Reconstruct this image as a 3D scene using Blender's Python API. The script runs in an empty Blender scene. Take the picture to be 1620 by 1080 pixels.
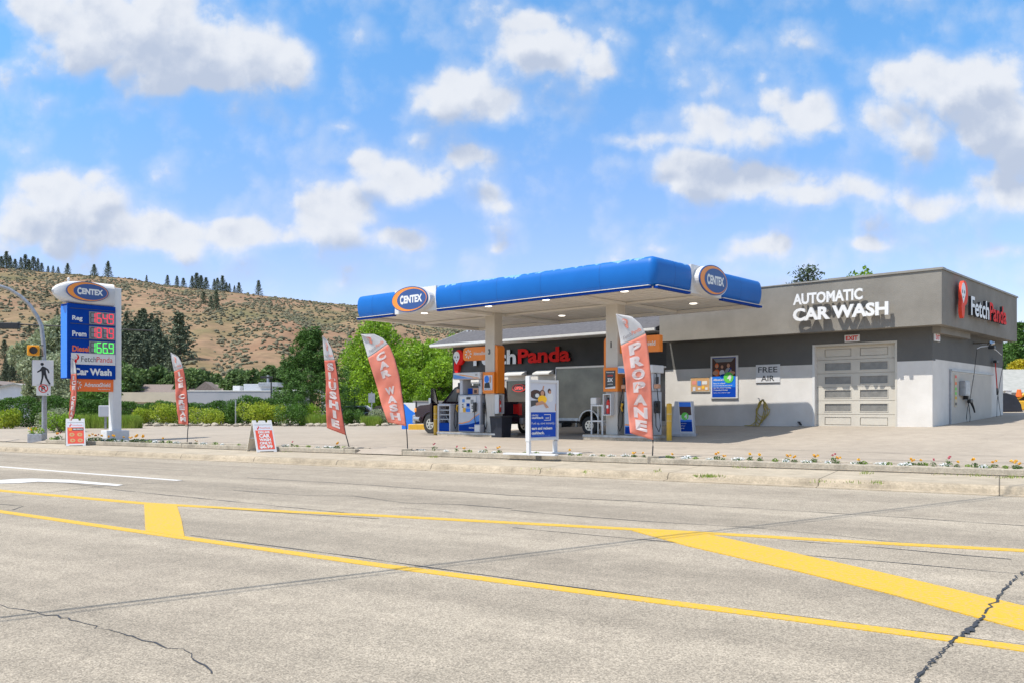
import bpy, bmesh, math, random
import numpy as np
from mathutils import Matrix, Vector, noise as mnoise
R = math.radians
random.seed(7); rng = np.random.default_rng(7)
scene = bpy.context.scene
C = scene.collection

# ------------------------------------------------------------------ camera
HY, FPX, CX, EYE = 645.0, 1350.0, 810.0, 1.5       # horizon row, focal length (photo px), centre column, eye height
cam = bpy.data.objects.new('camera', bpy.data.cameras.new('camera')); C.objects.link(cam)
cam.location = (0, 0, EYE); cam.rotation_euler = (R(90), 0, 0)
cam.data.sensor_width = 36; cam.data.lens = 36*FPX/1620; cam.data.shift_y = (HY-540)/1620
cam.data.clip_end = 6000; cam.data.clip_start = .1
scene.camera = cam

# ------------------------------------------------------------------ sun, sky, exposure
SUN = Vector((.955, .478, -1.85)).normalized()     # the way the light travels
sun = bpy.data.objects.new('sun', bpy.data.lights.new('sun', 'SUN')); C.objects.link(sun)
sun.data.energy = 3.6; sun.data.angle = R(.5); sun.data.color = (1, .96, .89)
sun.rotation_euler = SUN.to_track_quat('-Z', 'Y').to_euler()
scene.view_settings.view_transform = 'Standard'; scene.view_settings.look = 'None'
scene.view_settings.exposure = .62; scene.view_settings.gamma = 1

def build_world():
    w = bpy.data.worlds.new('World'); scene.world = w; w.use_nodes = True; w.cycles.sampling_method = 'MANUAL'; w.cycles.sample_map_resolution = 256
    nt = w.node_tree; N = nt.nodes; L = nt.links
    bg = N['Background']; bg.inputs['Strength'].default_value = .1
    sky = N.new('ShaderNodeTexSky'); sky.sky_type = 'NISHITA'; sky.sun_disc = False
    sky.sun_elevation = math.asin(-SUN.z); sky.sun_rotation = math.atan2(-SUN.x, -SUN.y)
    sky.air_density = 1.0; sky.dust_density = .35; sky.ozone_density = 2.2; sky.altitude = 400
    # cloud density as a function of sky direction (azimuth tangent, elevation tangent)
    g = bpy.data.node_groups.new('cloud_density', 'ShaderNodeTree')
    g.interface.new_socket('P', in_out='INPUT', socket_type='NodeSocketVector')
    g.interface.new_socket('D', in_out='OUTPUT', socket_type='NodeSocketFloat')
    gi = g.nodes.new('NodeGroupInput'); go = g.nodes.new('NodeGroupOutput')
    def gn(t, **k):
        n = g.nodes.new(t)
        for a, b in k.items(): setattr(n, a, b)
        return n
    wn = gn('ShaderNodeTexNoise'); wn.inputs['Scale'].default_value = 9; wn.inputs['Detail'].default_value = 5
    g.links.new(gi.outputs[0], wn.inputs['Vector'])
    sub = gn('ShaderNodeVectorMath', operation='SUBTRACT'); sub.inputs[1].default_value = (.5, .5, .5)
    g.links.new(wn.outputs['Color'], sub.inputs[0])
    ms = gn('ShaderNodeVectorMath', operation='MULTIPLY_ADD'); ms.inputs[1].default_value = (.085, .06, 0)
    g.links.new(sub.outputs[0], ms.inputs[0]); g.links.new(gi.outputs[0], ms.inputs[2])
    # (x, y, rx, ry, weight) : azimuth / elevation of each cloud lump
    B = [(150,50,160,80,1),(300,75,170,75,1),(400,95,110,60,1),(330,125,150,38,.9),(70,20,70,60,.8),(225,20,150,60,.9),(455,110,60,35,.7),
         (90,340,150,75,1),(70,290,90,45,.95),(150,275,60,24,.7),(230,372,200,42,.95),(420,368,190,38,.9),(540,345,95,62,1),(610,375,90,32,.85),(400,350,40,24,.7),
         (640,288,85,48,1),(595,258,50,34,.9),(745,250,46,32,.7),(770,325,50,30,.62),(790,388,34,14,.45),
         (715,135,80,48,1),(790,165,90,38,.8),(870,90,90,64,1),(845,50,60,36,.95),(930,115,60,50,.85),(960,55,60,24,.5),
         (1180,205,150,46,.92),(1030,212,110,20,.7),(1280,180,100,42,.9),(1185,115,26,24,.42),(1200,160,70,36,.7),(1090,265,66,46,.95),(1190,295,130,42,.92),(1260,320,110,26,.8),
         (1380,300,80,30,.72),(1450,200,110,70,.9),(1500,135,130,62,1.05),(1440,120,60,44,.95),(1580,200,110,75,1.05),(1600,300,110,50,.95),(1500,310,110,30,.75),(1120,335,60,14,.4),
         (1200,393,60,34,.8),(1370,388,48,18,.62),(1600,395,70,24,.7),(1040,390,30,14,.42),(1160,415,60,12,.4),(540,190,40,16,.42),
         (2100,200,260,90,1),(-450,180,300,100,1),(-300,380,200,50,.8),(2000,400,220,40,.8)]
    acc = None
    for (x, y, rx, ry, wt) in B:
        s = gn('ShaderNodeVectorMath', operation='SUBTRACT'); s.inputs[1].default_value = ((x-CX)/FPX, (HY-y)/FPX, 0)
        g.links.new(ms.outputs[0], s.inputs[0])
        m = gn('ShaderNodeVectorMath', operation='MULTIPLY'); m.inputs[1].default_value = (FPX/rx, FPX/ry, 0)
        g.links.new(s.outputs[0], m.inputs[0])
        l = gn('ShaderNodeVectorMath', operation='LENGTH'); g.links.new(m.outputs[0], l.inputs[0])
        mr = gn('ShaderNodeMapRange', interpolation_type='SMOOTHSTEP')
        mr.inputs['From Min'].default_value = 1.5; mr.inputs['From Max'].default_value = .0
        mr.inputs['To Min'].default_value = 0; mr.inputs['To Max'].default_value = wt
        g.links.new(l.outputs['Value'], mr.inputs['Value'])
        if acc is None: acc = mr.outputs[0]
        else:
            a = gn('ShaderNodeMath', operation='SMOOTH_MAX'); a.inputs[2].default_value = .25
            g.links.new(acc, a.inputs[0]); g.links.new(mr.outputs[0], a.inputs[1]); acc = a.outputs[0]
    g.links.new(acc, go.inputs[0])
    gb = g
    g = bpy.data.node_groups.new('cloud_billows', 'ShaderNodeTree')
    g.interface.new_socket('P', in_out='INPUT', socket_type='NodeSocketVector')
    g.interface.new_socket('D', in_out='OUTPUT', socket_type='NodeSocketFloat')
    gi = g.nodes.new('NodeGroupInput'); go = g.nodes.new('NodeGroupOutput')
    fn = gn('ShaderNodeTexNoise', noise_dimensions='2D'); fn.inputs['Scale'].default_value = 11; fn.inputs['Detail'].default_value = 8; fn.inputs['Roughness'].default_value = .58
    g.links.new(gi.outputs[0], fn.inputs['Vector'])
    fm = gn('ShaderNodeMath', operation='MULTIPLY_ADD'); fm.inputs[1].default_value = 1.15; fm.inputs[2].default_value = -.575
    g.links.new(fn.outputs['Fac'], fm.inputs[0])
    wv = gn('ShaderNodeVectorMath', operation='MULTIPLY_ADD'); wv.inputs[1].default_value = (.05, .05, 0); g.links.new(fn.outputs['Color'], wv.inputs[0]); g.links.new(gi.outputs[0], wv.inputs[2])
    prev = fm.outputs[0]
    for sc_, am in ((17, -.42), (39, -.17)):
        vv = gn('ShaderNodeTexVoronoi', voronoi_dimensions='2D'); vv.inputs['Scale'].default_value = sc_
        g.links.new(wv.outputs[0], vv.inputs['Vector'])
        vm = gn('ShaderNodeMath', operation='MULTIPLY_ADD'); vm.inputs[1].default_value = am; g.links.new(vv.outputs['Distance'], vm.inputs[0]); g.links.new(prev, vm.inputs[2]); prev = vm.outputs[0]
    of = gn('ShaderNodeMath', operation='ADD'); of.inputs[1].default_value = .20; g.links.new(prev, of.inputs[0])
    g.links.new(of.outputs[0], go.inputs[0])

    tc = N.new('ShaderNodeTexCoord'); sx = N.new('ShaderNodeSeparateXYZ'); L.new(tc.outputs['Generated'], sx.inputs[0])
    mx = N.new('ShaderNodeMath'); mx.operation = 'MAXIMUM'; mx.inputs[1].default_value = .12
    ab = N.new('ShaderNodeMath'); ab.operation = 'ABSOLUTE'; L.new(sx.outputs['Y'], ab.inputs[0]); L.new(ab.outputs[0], mx.inputs[0])
    du = N.new('ShaderNodeMath'); du.operation = 'DIVIDE'; L.new(sx.outputs['X'], du.inputs[0]); L.new(mx.outputs[0], du.inputs[1])
    dv = N.new('ShaderNodeMath'); dv.operation = 'DIVIDE'; L.new(sx.outputs['Z'], dv.inputs[0]); L.new(mx.outputs[0], dv.inputs[1])
    cb = N.new('ShaderNodeCombineXYZ'); L.new(du.outputs[0], cb.inputs[0]); L.new(dv.outputs[0], cb.inputs[1])
    def ev(grp, off):
        v = N.new('ShaderNodeVectorMath'); v.operation = 'ADD'; v.inputs[1].default_value = off; L.new(cb.outputs[0], v.inputs[0])
        n = N.new('ShaderNodeGroup'); n.node_tree = grp; L.new(v.outputs[0], n.inputs[0]); return n.outputs[0]
    def op(o_, a_, b__): n = N.new('ShaderNodeMath'); n.operation = o_; L.new(a_, n.inputs[0]); L.new(b__, n.inputs[1]); return n.outputs[0]
    w0_, w2_ = ev(g, (0, 0, 0)), ev(g, (-.005, .009, 0))
    d0 = op('ADD', ev(gb, (0, 0, 0)), w0_); d1 = op('ADD', ev(gb, (-.008, .046, 0)), w2_)
    def mr(src, a, b, c=0, d=1):
        n = N.new('ShaderNodeMapRange'); n.interpolation_type = 'SMOOTHSTEP'
        for k, v in (('From Min', a), ('From Max', b), ('To Min', c), ('To Max', d)): n.inputs[k].default_value = v
        L.new(src, n.inputs['Value']); return n.outputs[0]
    hard = mr(d0, .16, .68, 0, .95); soft = mr(d0, -.02, .48, 0, .34)
    mk0 = N.new('ShaderNodeMath'); mk0.operation = 'MAXIMUM'; L.new(hard, mk0.inputs[0]); L.new(soft, mk0.inputs[1]); mask = mk0.outputs[0]
    veil = mr(dv.outputs[0], .75, 1.7, 0, .62)                       # unseen cloud overhead, added to brighten and neutralise the ambient light
    mk = N.new('ShaderNodeMath'); mk.operation = 'MAXIMUM'; L.new(mask, mk.inputs[0]); L.new(veil, mk.inputs[1]); mask = mk.outputs[0]
    shade = mr(d1, .18, .98, 0, 1)
    dd = op('SUBTRACT', w2_, w0_)
    fine = mr(dd, -.35, .35, -.10, .16)
    smx = N.new('ShaderNodeMath'); smx.operation = 'ADD'; L.new(shade, smx.inputs[0]); L.new(fine, smx.inputs[1])
    cc = N.new('ShaderNodeMix'); cc.data_type = 'RGBA'; L.new(smx.outputs[0], cc.inputs['Factor'])
    cc.clamp_factor = True; cc.inputs['A'].default_value = (5.55, 5.72, 6.05, 1); cc.inputs['B'].default_value = (3.5, 3.95, 4.85, 1)
    hs = N.new('ShaderNodeHueSaturation'); hs.inputs['Saturation'].default_value = 1.05; hs.inputs['Value'].default_value = 1.55
    L.new(sky.outputs[0], hs.inputs['Color'])
    # sky deepens from a pale veil near the horizon to a clean blue higher up
    vt = mr(dv.outputs[0], .10, .50)
    tn = N.new('ShaderNodeMix'); tn.data_type = 'RGBA'; L.new(vt, tn.inputs['Factor'])
    tn.inputs['A'].default_value = (.80, .71, .80, 1); tn.inputs['B'].default_value = (.63, .94, 1.04, 1)
    tm = N.new('ShaderNodeMix'); tm.data_type = 'RGBA'; tm.blend_type = 'MULTIPLY'; tm.inputs['Factor'].default_value = 1
    L.new(hs.outputs[0], tm.inputs['A']); L.new(tn.outputs['Result'], tm.inputs['B'])
    m = N.new('ShaderNodeMix'); m.data_type = 'RGBA'; L.new(mask, m.inputs['Factor'])
    L.new(tm.outputs['Result'], m.inputs['A']); L.new(cc.outputs['Result'], m.inputs['B'])
    L.new(m.outputs['Result'], bg.inputs['Color'])
build_world()

# ------------------------------------------------------------------ where things stand
def G(x, y, z=0.0):                                  # photo pixel on the level z -> point
    d = (EYE-z)*FPX/(y-HY); return Vector(((x-CX)/FPX*d, d, z))
def D(x, d, z=0.0): return Vector(((x-CX)/FPX*d, d, z))
def Z(y, d): return EYE+(HY-y)/FPX*d
FA = R(-42.8)                                        # shop facade
CA = R(-40.0)                                        # canopy and islands
RA = math.atan2(-.4958, .868)                        # road
def rz(o, a): return Matrix.Translation(o) @ Matrix.Rotation(a, 4, 'Z')
MW = rz((13.6, 27.6, -.045), FA) @ Matrix.Scale(1.03, 4)                         # facade: x to the right, y into the shop
MC = rz((4.03, 24.2, 0), CA)                         # canopy: x to the right (negative), y to the shop
MK = rz((4.03, 24.2, 0), R(-42))                    # canopy deck
MR = rz((0, 0, 0), RA)                               # road: x along (right), y across
fn_ = Vector((.679, .734)); rm = Vector((.4958, .868))
def sat(v, a=0., b=1.): return max(a, min(b, v))
def sm(v): v = sat(v); return v*v*(3-2*v)
def lotz(x, y):
    s = rm.x*x+rm.y*y-19.9; nn = fn_.x*x+fn_.y*y-23
    b = .3+.13*sm(s/6)-.03*sm((-x-4)/8)
    w = sm((x+2)/7)
    return b+w*(.055*sat(nn, 0, 5.7)+.03*sat(nn-5.7, 0, 20)+.012*sat(x-3, 0, 22)*sat(s/8))
def on(v): v = Vector(v); return Vector((v.x, v.y, lotz(v.x, v.y)))

# ------------------------------------------------------------------ materials
def mat(name, col, rough=.7, metal=0., var=.0, scale=3., col2=None, bump=0., bscale=40., spec=.5, coat=0., emit=None, detail=5., island=0., trans=0., contrast=(.35, .65)):
    m = bpy.data.materials.new(name); m.use_nodes = True; nt = m.node_tree; N = nt.nodes; L = nt.links
    b = N['Principled BSDF']; b.inputs['Roughness'].default_value = rough; b.inputs['Metallic'].default_value = metal
    b.inputs['Specular IOR Level'].default_value = spec; b.inputs['Coat Weight'].default_value = coat
    c = tuple(col)+(1,); src = None
    tc = N.new('ShaderNodeTexCoord')
    if var or col2:
        n = N.new('ShaderNodeTexNoise'); n.inputs['Scale'].default_value = scale; n.inputs['Detail'].default_value = detail; n.inputs['Roughness'].default_value = .6
        L.new(tc.outputs['Object'], n.inputs['Vector'])
        mr = N.new('ShaderNodeMapRange'); mr.inputs['From Min'].default_value = contrast[0]; mr.inputs['From Max'].default_value = contrast[1]
        L.new(n.outputs['Fac'], mr.inputs['Value'])
        mx = N.new('ShaderNodeMix'); mx.data_type = 'RGBA'; L.new(mr.outputs[0], mx.inputs['Factor'])
        mx.inputs['A'].default_value = c
        mx.inputs['B'].default_value = (tuple(col2)+(1,)) if col2 else tuple(v*(1-var) for v in col)+(1,)
        src = mx.outputs['Result']
    if island:
        ge = N.new('ShaderNodeNewGeometry'); hs = N.new('ShaderNodeHueSaturation')
        r = N.new('ShaderNodeMapRange'); r.inputs['To Min'].default_value = 1-island; r.inputs['To Max'].default_value = 1+island
        L.new(ge.outputs['Random Per Island'], r.inputs['Value']); L.new(r.outputs[0], hs.inputs['Value'])
        if src: L.new(src, hs.inputs['Color'])
        else: hs.inputs['Color'].default_value = c
        src = hs.outputs['Color']
    if src: L.new(src, b.inputs['Base Color'])
    else: b.inputs['Base Color'].default_value = c
    if bump:
        n2 = N.new('ShaderNodeTexNoise'); n2.inputs['Scale'].default_value = bscale; n2.inputs['Detail'].default_value = 4
        L.new(tc.outputs['Object'], n2.inputs['Vector'])
        bp = N.new('ShaderNodeBump'); bp.inputs['Strength'].default_value = bump; bp.inputs['Distance'].default_value = .02
        L.new(n2.outputs['Fac'], bp.inputs['Height']); L.new(bp.outputs[0], b.inputs['Normal'])
    if emit:
        b.inputs['Emission Color'].default_value = tuple(emit[0])+(1,); b.inputs['Emission Strength'].default_value = emit[1]
    if trans:
        t = N.new('ShaderNodeBsdfTranslucent'); ms = N.new('ShaderNodeMixShader'); ms.inputs[0].default_value = trans
        if src: L.new(src, t.inputs['Color'])
        else: t.inputs['Color'].default_value = c
        L.new(b.outputs[0], ms.inputs[1]); L.new(t.outputs[0], ms.inputs[2]); L.new(ms.outputs[0], N['Material Output'].inputs['Surface'])
    return m

def ground_mat(name, cols, speck=.35, tracks=False, cracks=0., speckscale=55., bump=.5, stain=.25, seams=None, hi=.03, agg=.25):
    """aggregate, patches, wheel tracks, hairline cracks; object coordinates are metres"""
    m = bpy.data.materials.new(name); m.use_nodes = True; nt = m.node_tree; N = nt.nodes; L = nt.links
    b = N['Principled BSDF']; b.inputs['Roughness'].default_value = .88; b.inputs['Specular IOR Level'].default_value = .25
    tc = N.new('ShaderNodeTexCoord')
    def noise(sc, det=5, ro=.6, vec=None, dist=0):
        n = N.new('ShaderNodeTexNoise'); n.inputs['Scale'].default_value = sc; n.inputs['Detail'].default_value = det; n.inputs['Roughness'].default_value = ro
        n.inputs['Distortion'].default_value = dist
        L.new(vec or tc.outputs['Object'], n.inputs['Vector']); return n.outputs['Fac']
    def rng_(s, a, b_, c, d):
        n = N.new('ShaderNodeMapRange'); n.inputs['From Min'].default_value = a; n.inputs['From Max'].default_value = b_
        n.inputs['To Min'].default_value = c; n.inputs['To Max'].default_value = d; L.new(s, n.inputs['Value']); return n.outputs[0]
    def mul(a, b_):
        n = N.new('ShaderNodeMath'); n.operation = 'MULTIPLY'; L.new(a, n.inputs[0]); L.new(b_, n.inputs[1]); return n.outputs[0]
    mx = N.new('ShaderNodeMix'); mx.data_type = 'RGBA'
    L.new(rng_(noise(.35, 6, .65), .35, .65, 0, 1), mx.inputs['Factor'])
    mx.inputs['A'].default_value = tuple(cols[0])+(1,); mx.inputs['B'].default_value = tuple(cols[1])+(1,)
    v = rng_(noise(2.3, 7, .7), .3, .7, 1+stain*.4, 1-stain*.6)
    v = mul(v, rng_(noise(speckscale, 3, .75), .3, .7, 1-speck, 1+speck))
    if agg:
        vo = N.new('ShaderNodeTexVoronoi'); vo.inputs['Scale'].default_value = speckscale*1.0
        L.new(tc.outputs['Object'], vo.inputs['Vector'])
        sp = N.new('ShaderNodeSeparateColor'); L.new(vo.outputs['Color'], sp.inputs[0])
        v = mul(v, rng_(sp.outputs[0], 0, 1, 1-agg, 1+agg))
    if tracks:
        mp = N.new('ShaderNodeMapping'); mp.inputs['Scale'].default_value = (.03, .75, 1); L.new(tc.outputs['Object'], mp.inputs['Vector'])
        v = mul(v, rng_(noise(1.0, 3, .5, mp.outputs[0]), .35, .65, .82, 1.1))
        mp2 = N.new('ShaderNodeMapping'); mp2.inputs['Scale'].default_value = (.05, 5, 1); L.new(tc.outputs['Object'], mp2.inputs['Vector'])
        v = mul(v, rng_(noise(1.0, 4, .6, mp2.outputs[0]), .35, .65, .95, 1.04))
    if cracks:
        wv = noise(1.1, 4, .6); cbv = N.new('ShaderNodeVectorMath'); cbv.operation = 'MULTIPLY_ADD'
        nn = N.new('ShaderNodeTexNoise'); nn.inputs['Scale'].default_value = 1.3; nn.inputs['Detail'].default_value = 6; L.new(tc.outputs['Object'], nn.inputs['Vector'])
        L.new(nn.outputs['Color'], cbv.inputs[0]); cbv.inputs[1].default_value = (.9, .9, .9); L.new(tc.outputs['Object'], cbv.inputs[2])
        vo = N.new('ShaderNodeTexVoronoi'); vo.feature = 'DISTANCE_TO_EDGE'; vo.inputs['Scale'].default_value = .33; L.new(cbv.outputs[0], vo.inputs['Vector'])
        v = mul(v, rng_(vo.outputs['Distance'], .0, .006, 1-cracks, 1))
    if seams:
        br = N.new('ShaderNodeTexBrick'); br.offset = 0; br.inputs['Color1'].default_value = br.inputs['Color2'].default_value = (1, 1, 1, 1)
        br.inputs['Mortar'].default_value = (.35, .35, .35, 1); br.inputs['Scale'].default_value = 1
        br.inputs['Brick Width'].default_value = seams[0]; br.inputs['Row Height'].default_value = seams[1]; br.inputs['Mortar Size'].default_value = .012
        L.new(tc.outputs['Object'], br.inputs['Vector']); sp2 = N.new('ShaderNodeSeparateColor'); L.new(br.outputs['Color'], sp2.inputs[0]); v = mul(v, sp2.outputs[0])
    vm = N.new('ShaderNodeVectorMath'); vm.operation = 'SCALE'; L.new(mx.outputs['Result'], vm.inputs[0]); L.new(v, vm.inputs['Scale'])
    L.new(vm.outputs[0], b.inputs['Base Color'])
    if bump:
        bp = N.new('ShaderNodeBump'); bp.inputs['Strength'].default_value = bump; bp.inputs['Distance'].default_value = .01
        L.new(noise(speckscale*.9, 3, .7), bp.inputs['Height']); L.new(bp.outputs[0], b.inputs['Normal'])
    return m

M = {}
M['road'] = ground_mat('asphalt', [(.362, .310, .240), (.325, .276, .214)], speck=.34, tracks=True, speckscale=96, stain=.26, agg=.36, bump=.4)
M['lot'] = ground_mat('lot paving', [(.39, .330, .262), (.34, .288, .23)], speck=.10, cracks=.10, speckscale=42, stain=.22, agg=.0)
M['concrete'] = ground_mat('sidewalk concrete', [(.44, .375, .28), (.385, .325, .245)], speck=.12, speckscale=40, stain=.35, seams=(3.0, 40.), agg=.06)
M['kerbc'] = ground_mat('kerb concrete', [(.42, .345, .25), (.36, .295, .21)], speck=.16, speckscale=30, stain=.5, agg=.1, seams=(3.0, 40.))
M['curbw'] = ground_mat('garden wall concrete', [(.44, .385, .30), (.35, .305, .24)], speck=.16, speckscale=30, stain=.6, agg=.1)
M['gravel'] = ground_mat('gravel', [(.42, .36, .28), (.30, .27, .2)], speck=.5, speckscale=9, stain=.4, agg=.5)
M['earth'] = ground_mat('dry earth', [(.30, .26, .18), (.20, .2, .11)], speck=.3, speckscale=3, stain=.4)
M['soil'] = mat('garden soil', (.09, .07, .05), .95, var=.5, scale=14, bump=.8)
M['tar'] = mat('crack sealant', (.045, .045, .048), .6, var=.4, scale=12)
M['yellow'] = mat('yellow road paint', (.60, .36, .016), .75, var=.0, scale=30, col2=(.40, .31, .16), detail=12, contrast=(.48, .72), bump=.3, bscale=60)
M['wpaint'] = mat('white road paint', (.62, .60, .57), .75, col2=(.44, .41, .37), scale=22, detail=9, contrast=(.5, .75))
M['dstucco'] = mat('dark grey stucco', (.112, .110, .104), .9, col2=(.128, .124, .114), scale=1.3, bump=.5, bscale=60)
M['sstucco'] = mat('canopy shaded stucco', (.060, .060, .058), .9, col2=(.072, .071, .068), scale=1.3, bump=.4, bscale=60)  # same paint as the dark grey stucco, darkened for shade under the canopy
M['fstucco'] = mat('fascia grey stucco', (.195, .178, .152), .9, col2=(.25, .23, .198), scale=.9, detail=9, bump=.6, bscale=50)
M['wstucco'] = mat('white wall paint', (.70, .665, .615), .85, col2=(.60, .565, .515), scale=.9, detail=9, bump=.4, bscale=55)
M['cap'] = mat('parapet metal cap', (.27, .25, .215), .5, var=.15, scale=3)
M['shingle'] = mat('grey shingles', (.072, .068, .070), .9, col2=(.12, .112, .115), scale=7, bump=.7, bscale=18, detail=8)
M['trim'] = mat('white trim', (.66, .65, .62), .5, var=.08, scale=4)
M['cream'] = mat('cream door paint', (.56, .52, .44), .55, col2=(.51, .47, .40), scale=2)
M['dglass'] = mat('dusty window glass', (.16, .155, .14), .25, col2=(.22, .21, .19), scale=5, spec=.6)
M['glass'] = mat('dark glass', (.02, .022, .025), .06, spec=.8)
M['black'] = mat('black plastic', (.018, .018, .02), .45)
M['rubber'] = mat('rubber', (.03, .03, .03), .8, var=.3, scale=20)
M['wht'] = mat('white paint', (.66, .65, .64), .45, var=.06, scale=5)
M['wlet'] = mat('white letters', (.70, .69, .67), .4)
M['offw'] = mat('faded white letters', (.72, .70, .66), .6)
M['red'] = mat('red letters', (.70, .012, .008), .6, spec=.15)
M['bred'] = mat('logo red', (.74, .07, .035), .6, spec=.2)
M['cblue'] = mat('canopy blue', (.003, .120, .43), .45, col2=(.004, .13, .46), scale=1.2, spec=.3)
M['nblue'] = mat('navy blue panel', (.001, .040, .27), .6, col2=(.002, .046, .30), scale=2, spec=.08)
M['cbblue'] = mat('advert blue', (.004, .06, .42), .5, spec=.2)
M['sblue'] = mat('print blue and sunlit sign side', (.012, .18, .72), .4)
M['lblue'] = mat('light blue print', (.10, .27, .62), .4)
M['logob'] = mat('logo blue', (.03, .075, .24), .4)
M['orange'] = mat('orange panel', (.86, .235, .012), .4, col2=(.80, .21, .012), scale=2)
M['ored'] = mat('orange banner', (.80, .15, .02), .5)
M['logoo'] = mat('logo orange', (.80, .26, .03), .4)
M['coral'] = mat('coral flag cloth', (.95, .42, .31), .95, col2=(.92, .36, .25), scale=2.5, trans=.45, bump=.5, bscale=5)
M['coral2'] = mat('shaded coral flag cloth', (.74, .20, .14), .95, col2=(.66, .17, .12), scale=2.5, trans=.2, bump=.5, bscale=5)  # same cloth as coral, its shade put into the darker colour
M['fwhite'] = mat('white flag cloth', (.76, .74, .72), .85, col2=(.68, .66, .65), scale=3, trans=.35)
M['flet'] = mat('flag letter print', (.74, .70, .66), .85, col2=(.80, .78, .76), scale=6, trans=.3)
M['fpink'] = mat('faded flag logo', (.74, .27, .2), .8)
M['fgrey'] = mat('faded flag print grey', (.35, .33, .34), .8)
M['beige'] = mat('beige column cladding', (.60, .555, .49), .5, col2=(.55, .51, .45), scale=1.5)
M['pgrey'] = mat('pump grey', (.50, .51, .54), .4, var=.08, scale=3)
M['galv'] = mat('galvanised steel', (.42, .43, .45), .45, metal=.6, var=.25, scale=9)
M['steel'] = mat('stainless steel', (.5, .5, .5), .25, metal=1., var=.1, scale=5)
M['bolly'] = mat('bollard yellow', (.72, .40, .02), .45, col2=(.6, .34, .03), scale=6)
M['sigy'] = mat('signal amber housing', (.80, .36, .01), .4)
M['sred'] = mat('sign red', (.66, .03, .02), .45)
M['aboard'] = mat('sign board red', (.72, .085, .045), .5)
M['bwood'] = mat('aged white board', (.62, .57, .48), .7, col2=(.5, .45, .36), scale=6)
M['truck'] = mat('dark purple car paint', (.020, .006, .014), .25, coat=.25, spec=.45)
M['bumper'] = mat('silver bumper', (.42, .42, .44), .3, metal=.7)
M['trailer'] = mat('charcoal trailer skin', (.115, .104, .09), .30, metal=.7, col2=(.17, .155, .13), scale=1.2)
M['chrome'] = mat('wheel alloy', (.55, .52, .48), .3, metal=.8)
M['taill'] = mat('tail lamp red', (.6, .01, .01), .2)
M['cork'] = mat('cork board', (.62, .36, .16), .9, var=.2, scale=20)
M['skin'] = mat('poster skin tone', (.55, .28, .17), .6)
M['dkhair'] = mat('poster dark brown', (.07, .03, .02), .6)
M['paper'] = mat('poster pale grey', (.60, .61, .66), .6)
M['gren'] = mat('poster green', (.12, .58, .07), .5)
M['segoff'] = mat('display dark segments', (.06, .06, .06), .6)
M['segbg'] = mat('display background', (.22, .23, .24), .6)
M['ledr'] = mat('red led', (.5, .01, .04), .5, emit=((1., .02, .06), .75))
M['ledg'] = mat('green led', (.05, .6, .05), .5, emit=((.08, 1., .12), .8))
M['lamp'] = mat('canopy lamp lens', (.9, .9, .85), .4, emit=((1, .93, .8), 2.2))
M['neon'] = mat('open sign red tube', (.5, .05, .05), .4, emit=((1, .15, .12), .6))
M['yhose'] = mat('yellow hose', (.42, .32, .06), .5)
M['pipe'] = mat('painted vent pipe', (.6, .6, .6), .5, metal=.3)
M['leafd'] = mat('dark leaves', (.050, .125, .012), .6, col2=(.085, .19, .018), scale=.9, island=.45, trans=.3)
M['leafg'] = mat('green leaves', (.13, .25, .014), .6, col2=(.28, .44, .022), scale=.55, island=.45, trans=.4)
M['leaff'] = mat('distant leaves', (.075, .135, .035), .7, col2=(.13, .20, .055), scale=.3, island=.4, trans=.3)  # hazy green, the haze of distance mixed into the colour
M['leafy'] = mat('yellow green leaves', (.22, .33, .018), .6, col2=(.42, .46, .04), scale=1.6, island=.4, trans=.4)
M['leafs'] = mat('silvery leaves', (.24, .28, .15), .6, col2=(.38, .42, .26), scale=1., island=.4, trans=.3)
M['leafgold'] = mat('golden leaves', (.62, .48, .02), .6, col2=(.45, .42, .03), scale=1.5, island=.3, trans=.4)
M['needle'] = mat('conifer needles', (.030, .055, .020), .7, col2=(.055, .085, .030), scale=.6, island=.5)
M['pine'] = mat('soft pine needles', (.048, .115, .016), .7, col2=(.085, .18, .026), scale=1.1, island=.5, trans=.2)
M['bluish'] = mat('hill conifer needles', (.085, .110, .062), .8, col2=(.125, .150, .085), scale=.2, island=.4)  # needle colour lightened to carry distance haze
M['bark'] = mat('bark', (.12, .09, .065), .9, var=.4, scale=8)
M['grass'] = mat('lime grass blades', (.20, .32, .03), .6, col2=(.30, .38, .06), scale=2, island=.35, trans=.3)
M['drygrass'] = mat('dry grass blades', (.45, .38, .2), .8, island=.3)
M['sage'] = mat('sagebrush', (.115, .118, .068), .9, col2=(.16, .14, .085), scale=.1, island=.35)
M['marig'] = mat('marigold orange', (.80, .36, .01), .7, island=.3, col2=(.82, .52, .02), scale=3.)
M['alys'] = mat('white blossom', (.82, .82, .80), .7)
M['magen'] = mat('crimson blossom', (.50, .02, .08), .7)
M['roofbr'] = mat('brown roof shingles', (.24, .19, .165), .9, var=.25, scale=5)
M['rooflt'] = mat('pale roof shingles', (.38, .37, .34), .9, col2=(.30, .3, .27), scale=3)
M['sidw'] = mat('pale siding', (.62, .62, .64), .8, var=.08, scale=2)
M['sidt'] = mat('tan siding', (.56, .48, .36), .8, var=.1, scale=1)
M['brown'] = mat('brown siding', (.16, .085, .055), .8, var=.25, scale=6)
M['greyw'] = mat('grey block wall', (.34, .34, .36), .85, col2=(.30, .31, .33), scale=.25, contrast=(.45, .55))
M['tarp'] = mat('dark tarp', (.015, .018, .03), .6, var=.3, scale=5, bump=.5, bscale=5)
M['soffit'] = mat('canopy soffit metal', (.74, .70, .64), .45, var=.06, scale=1)

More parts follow.
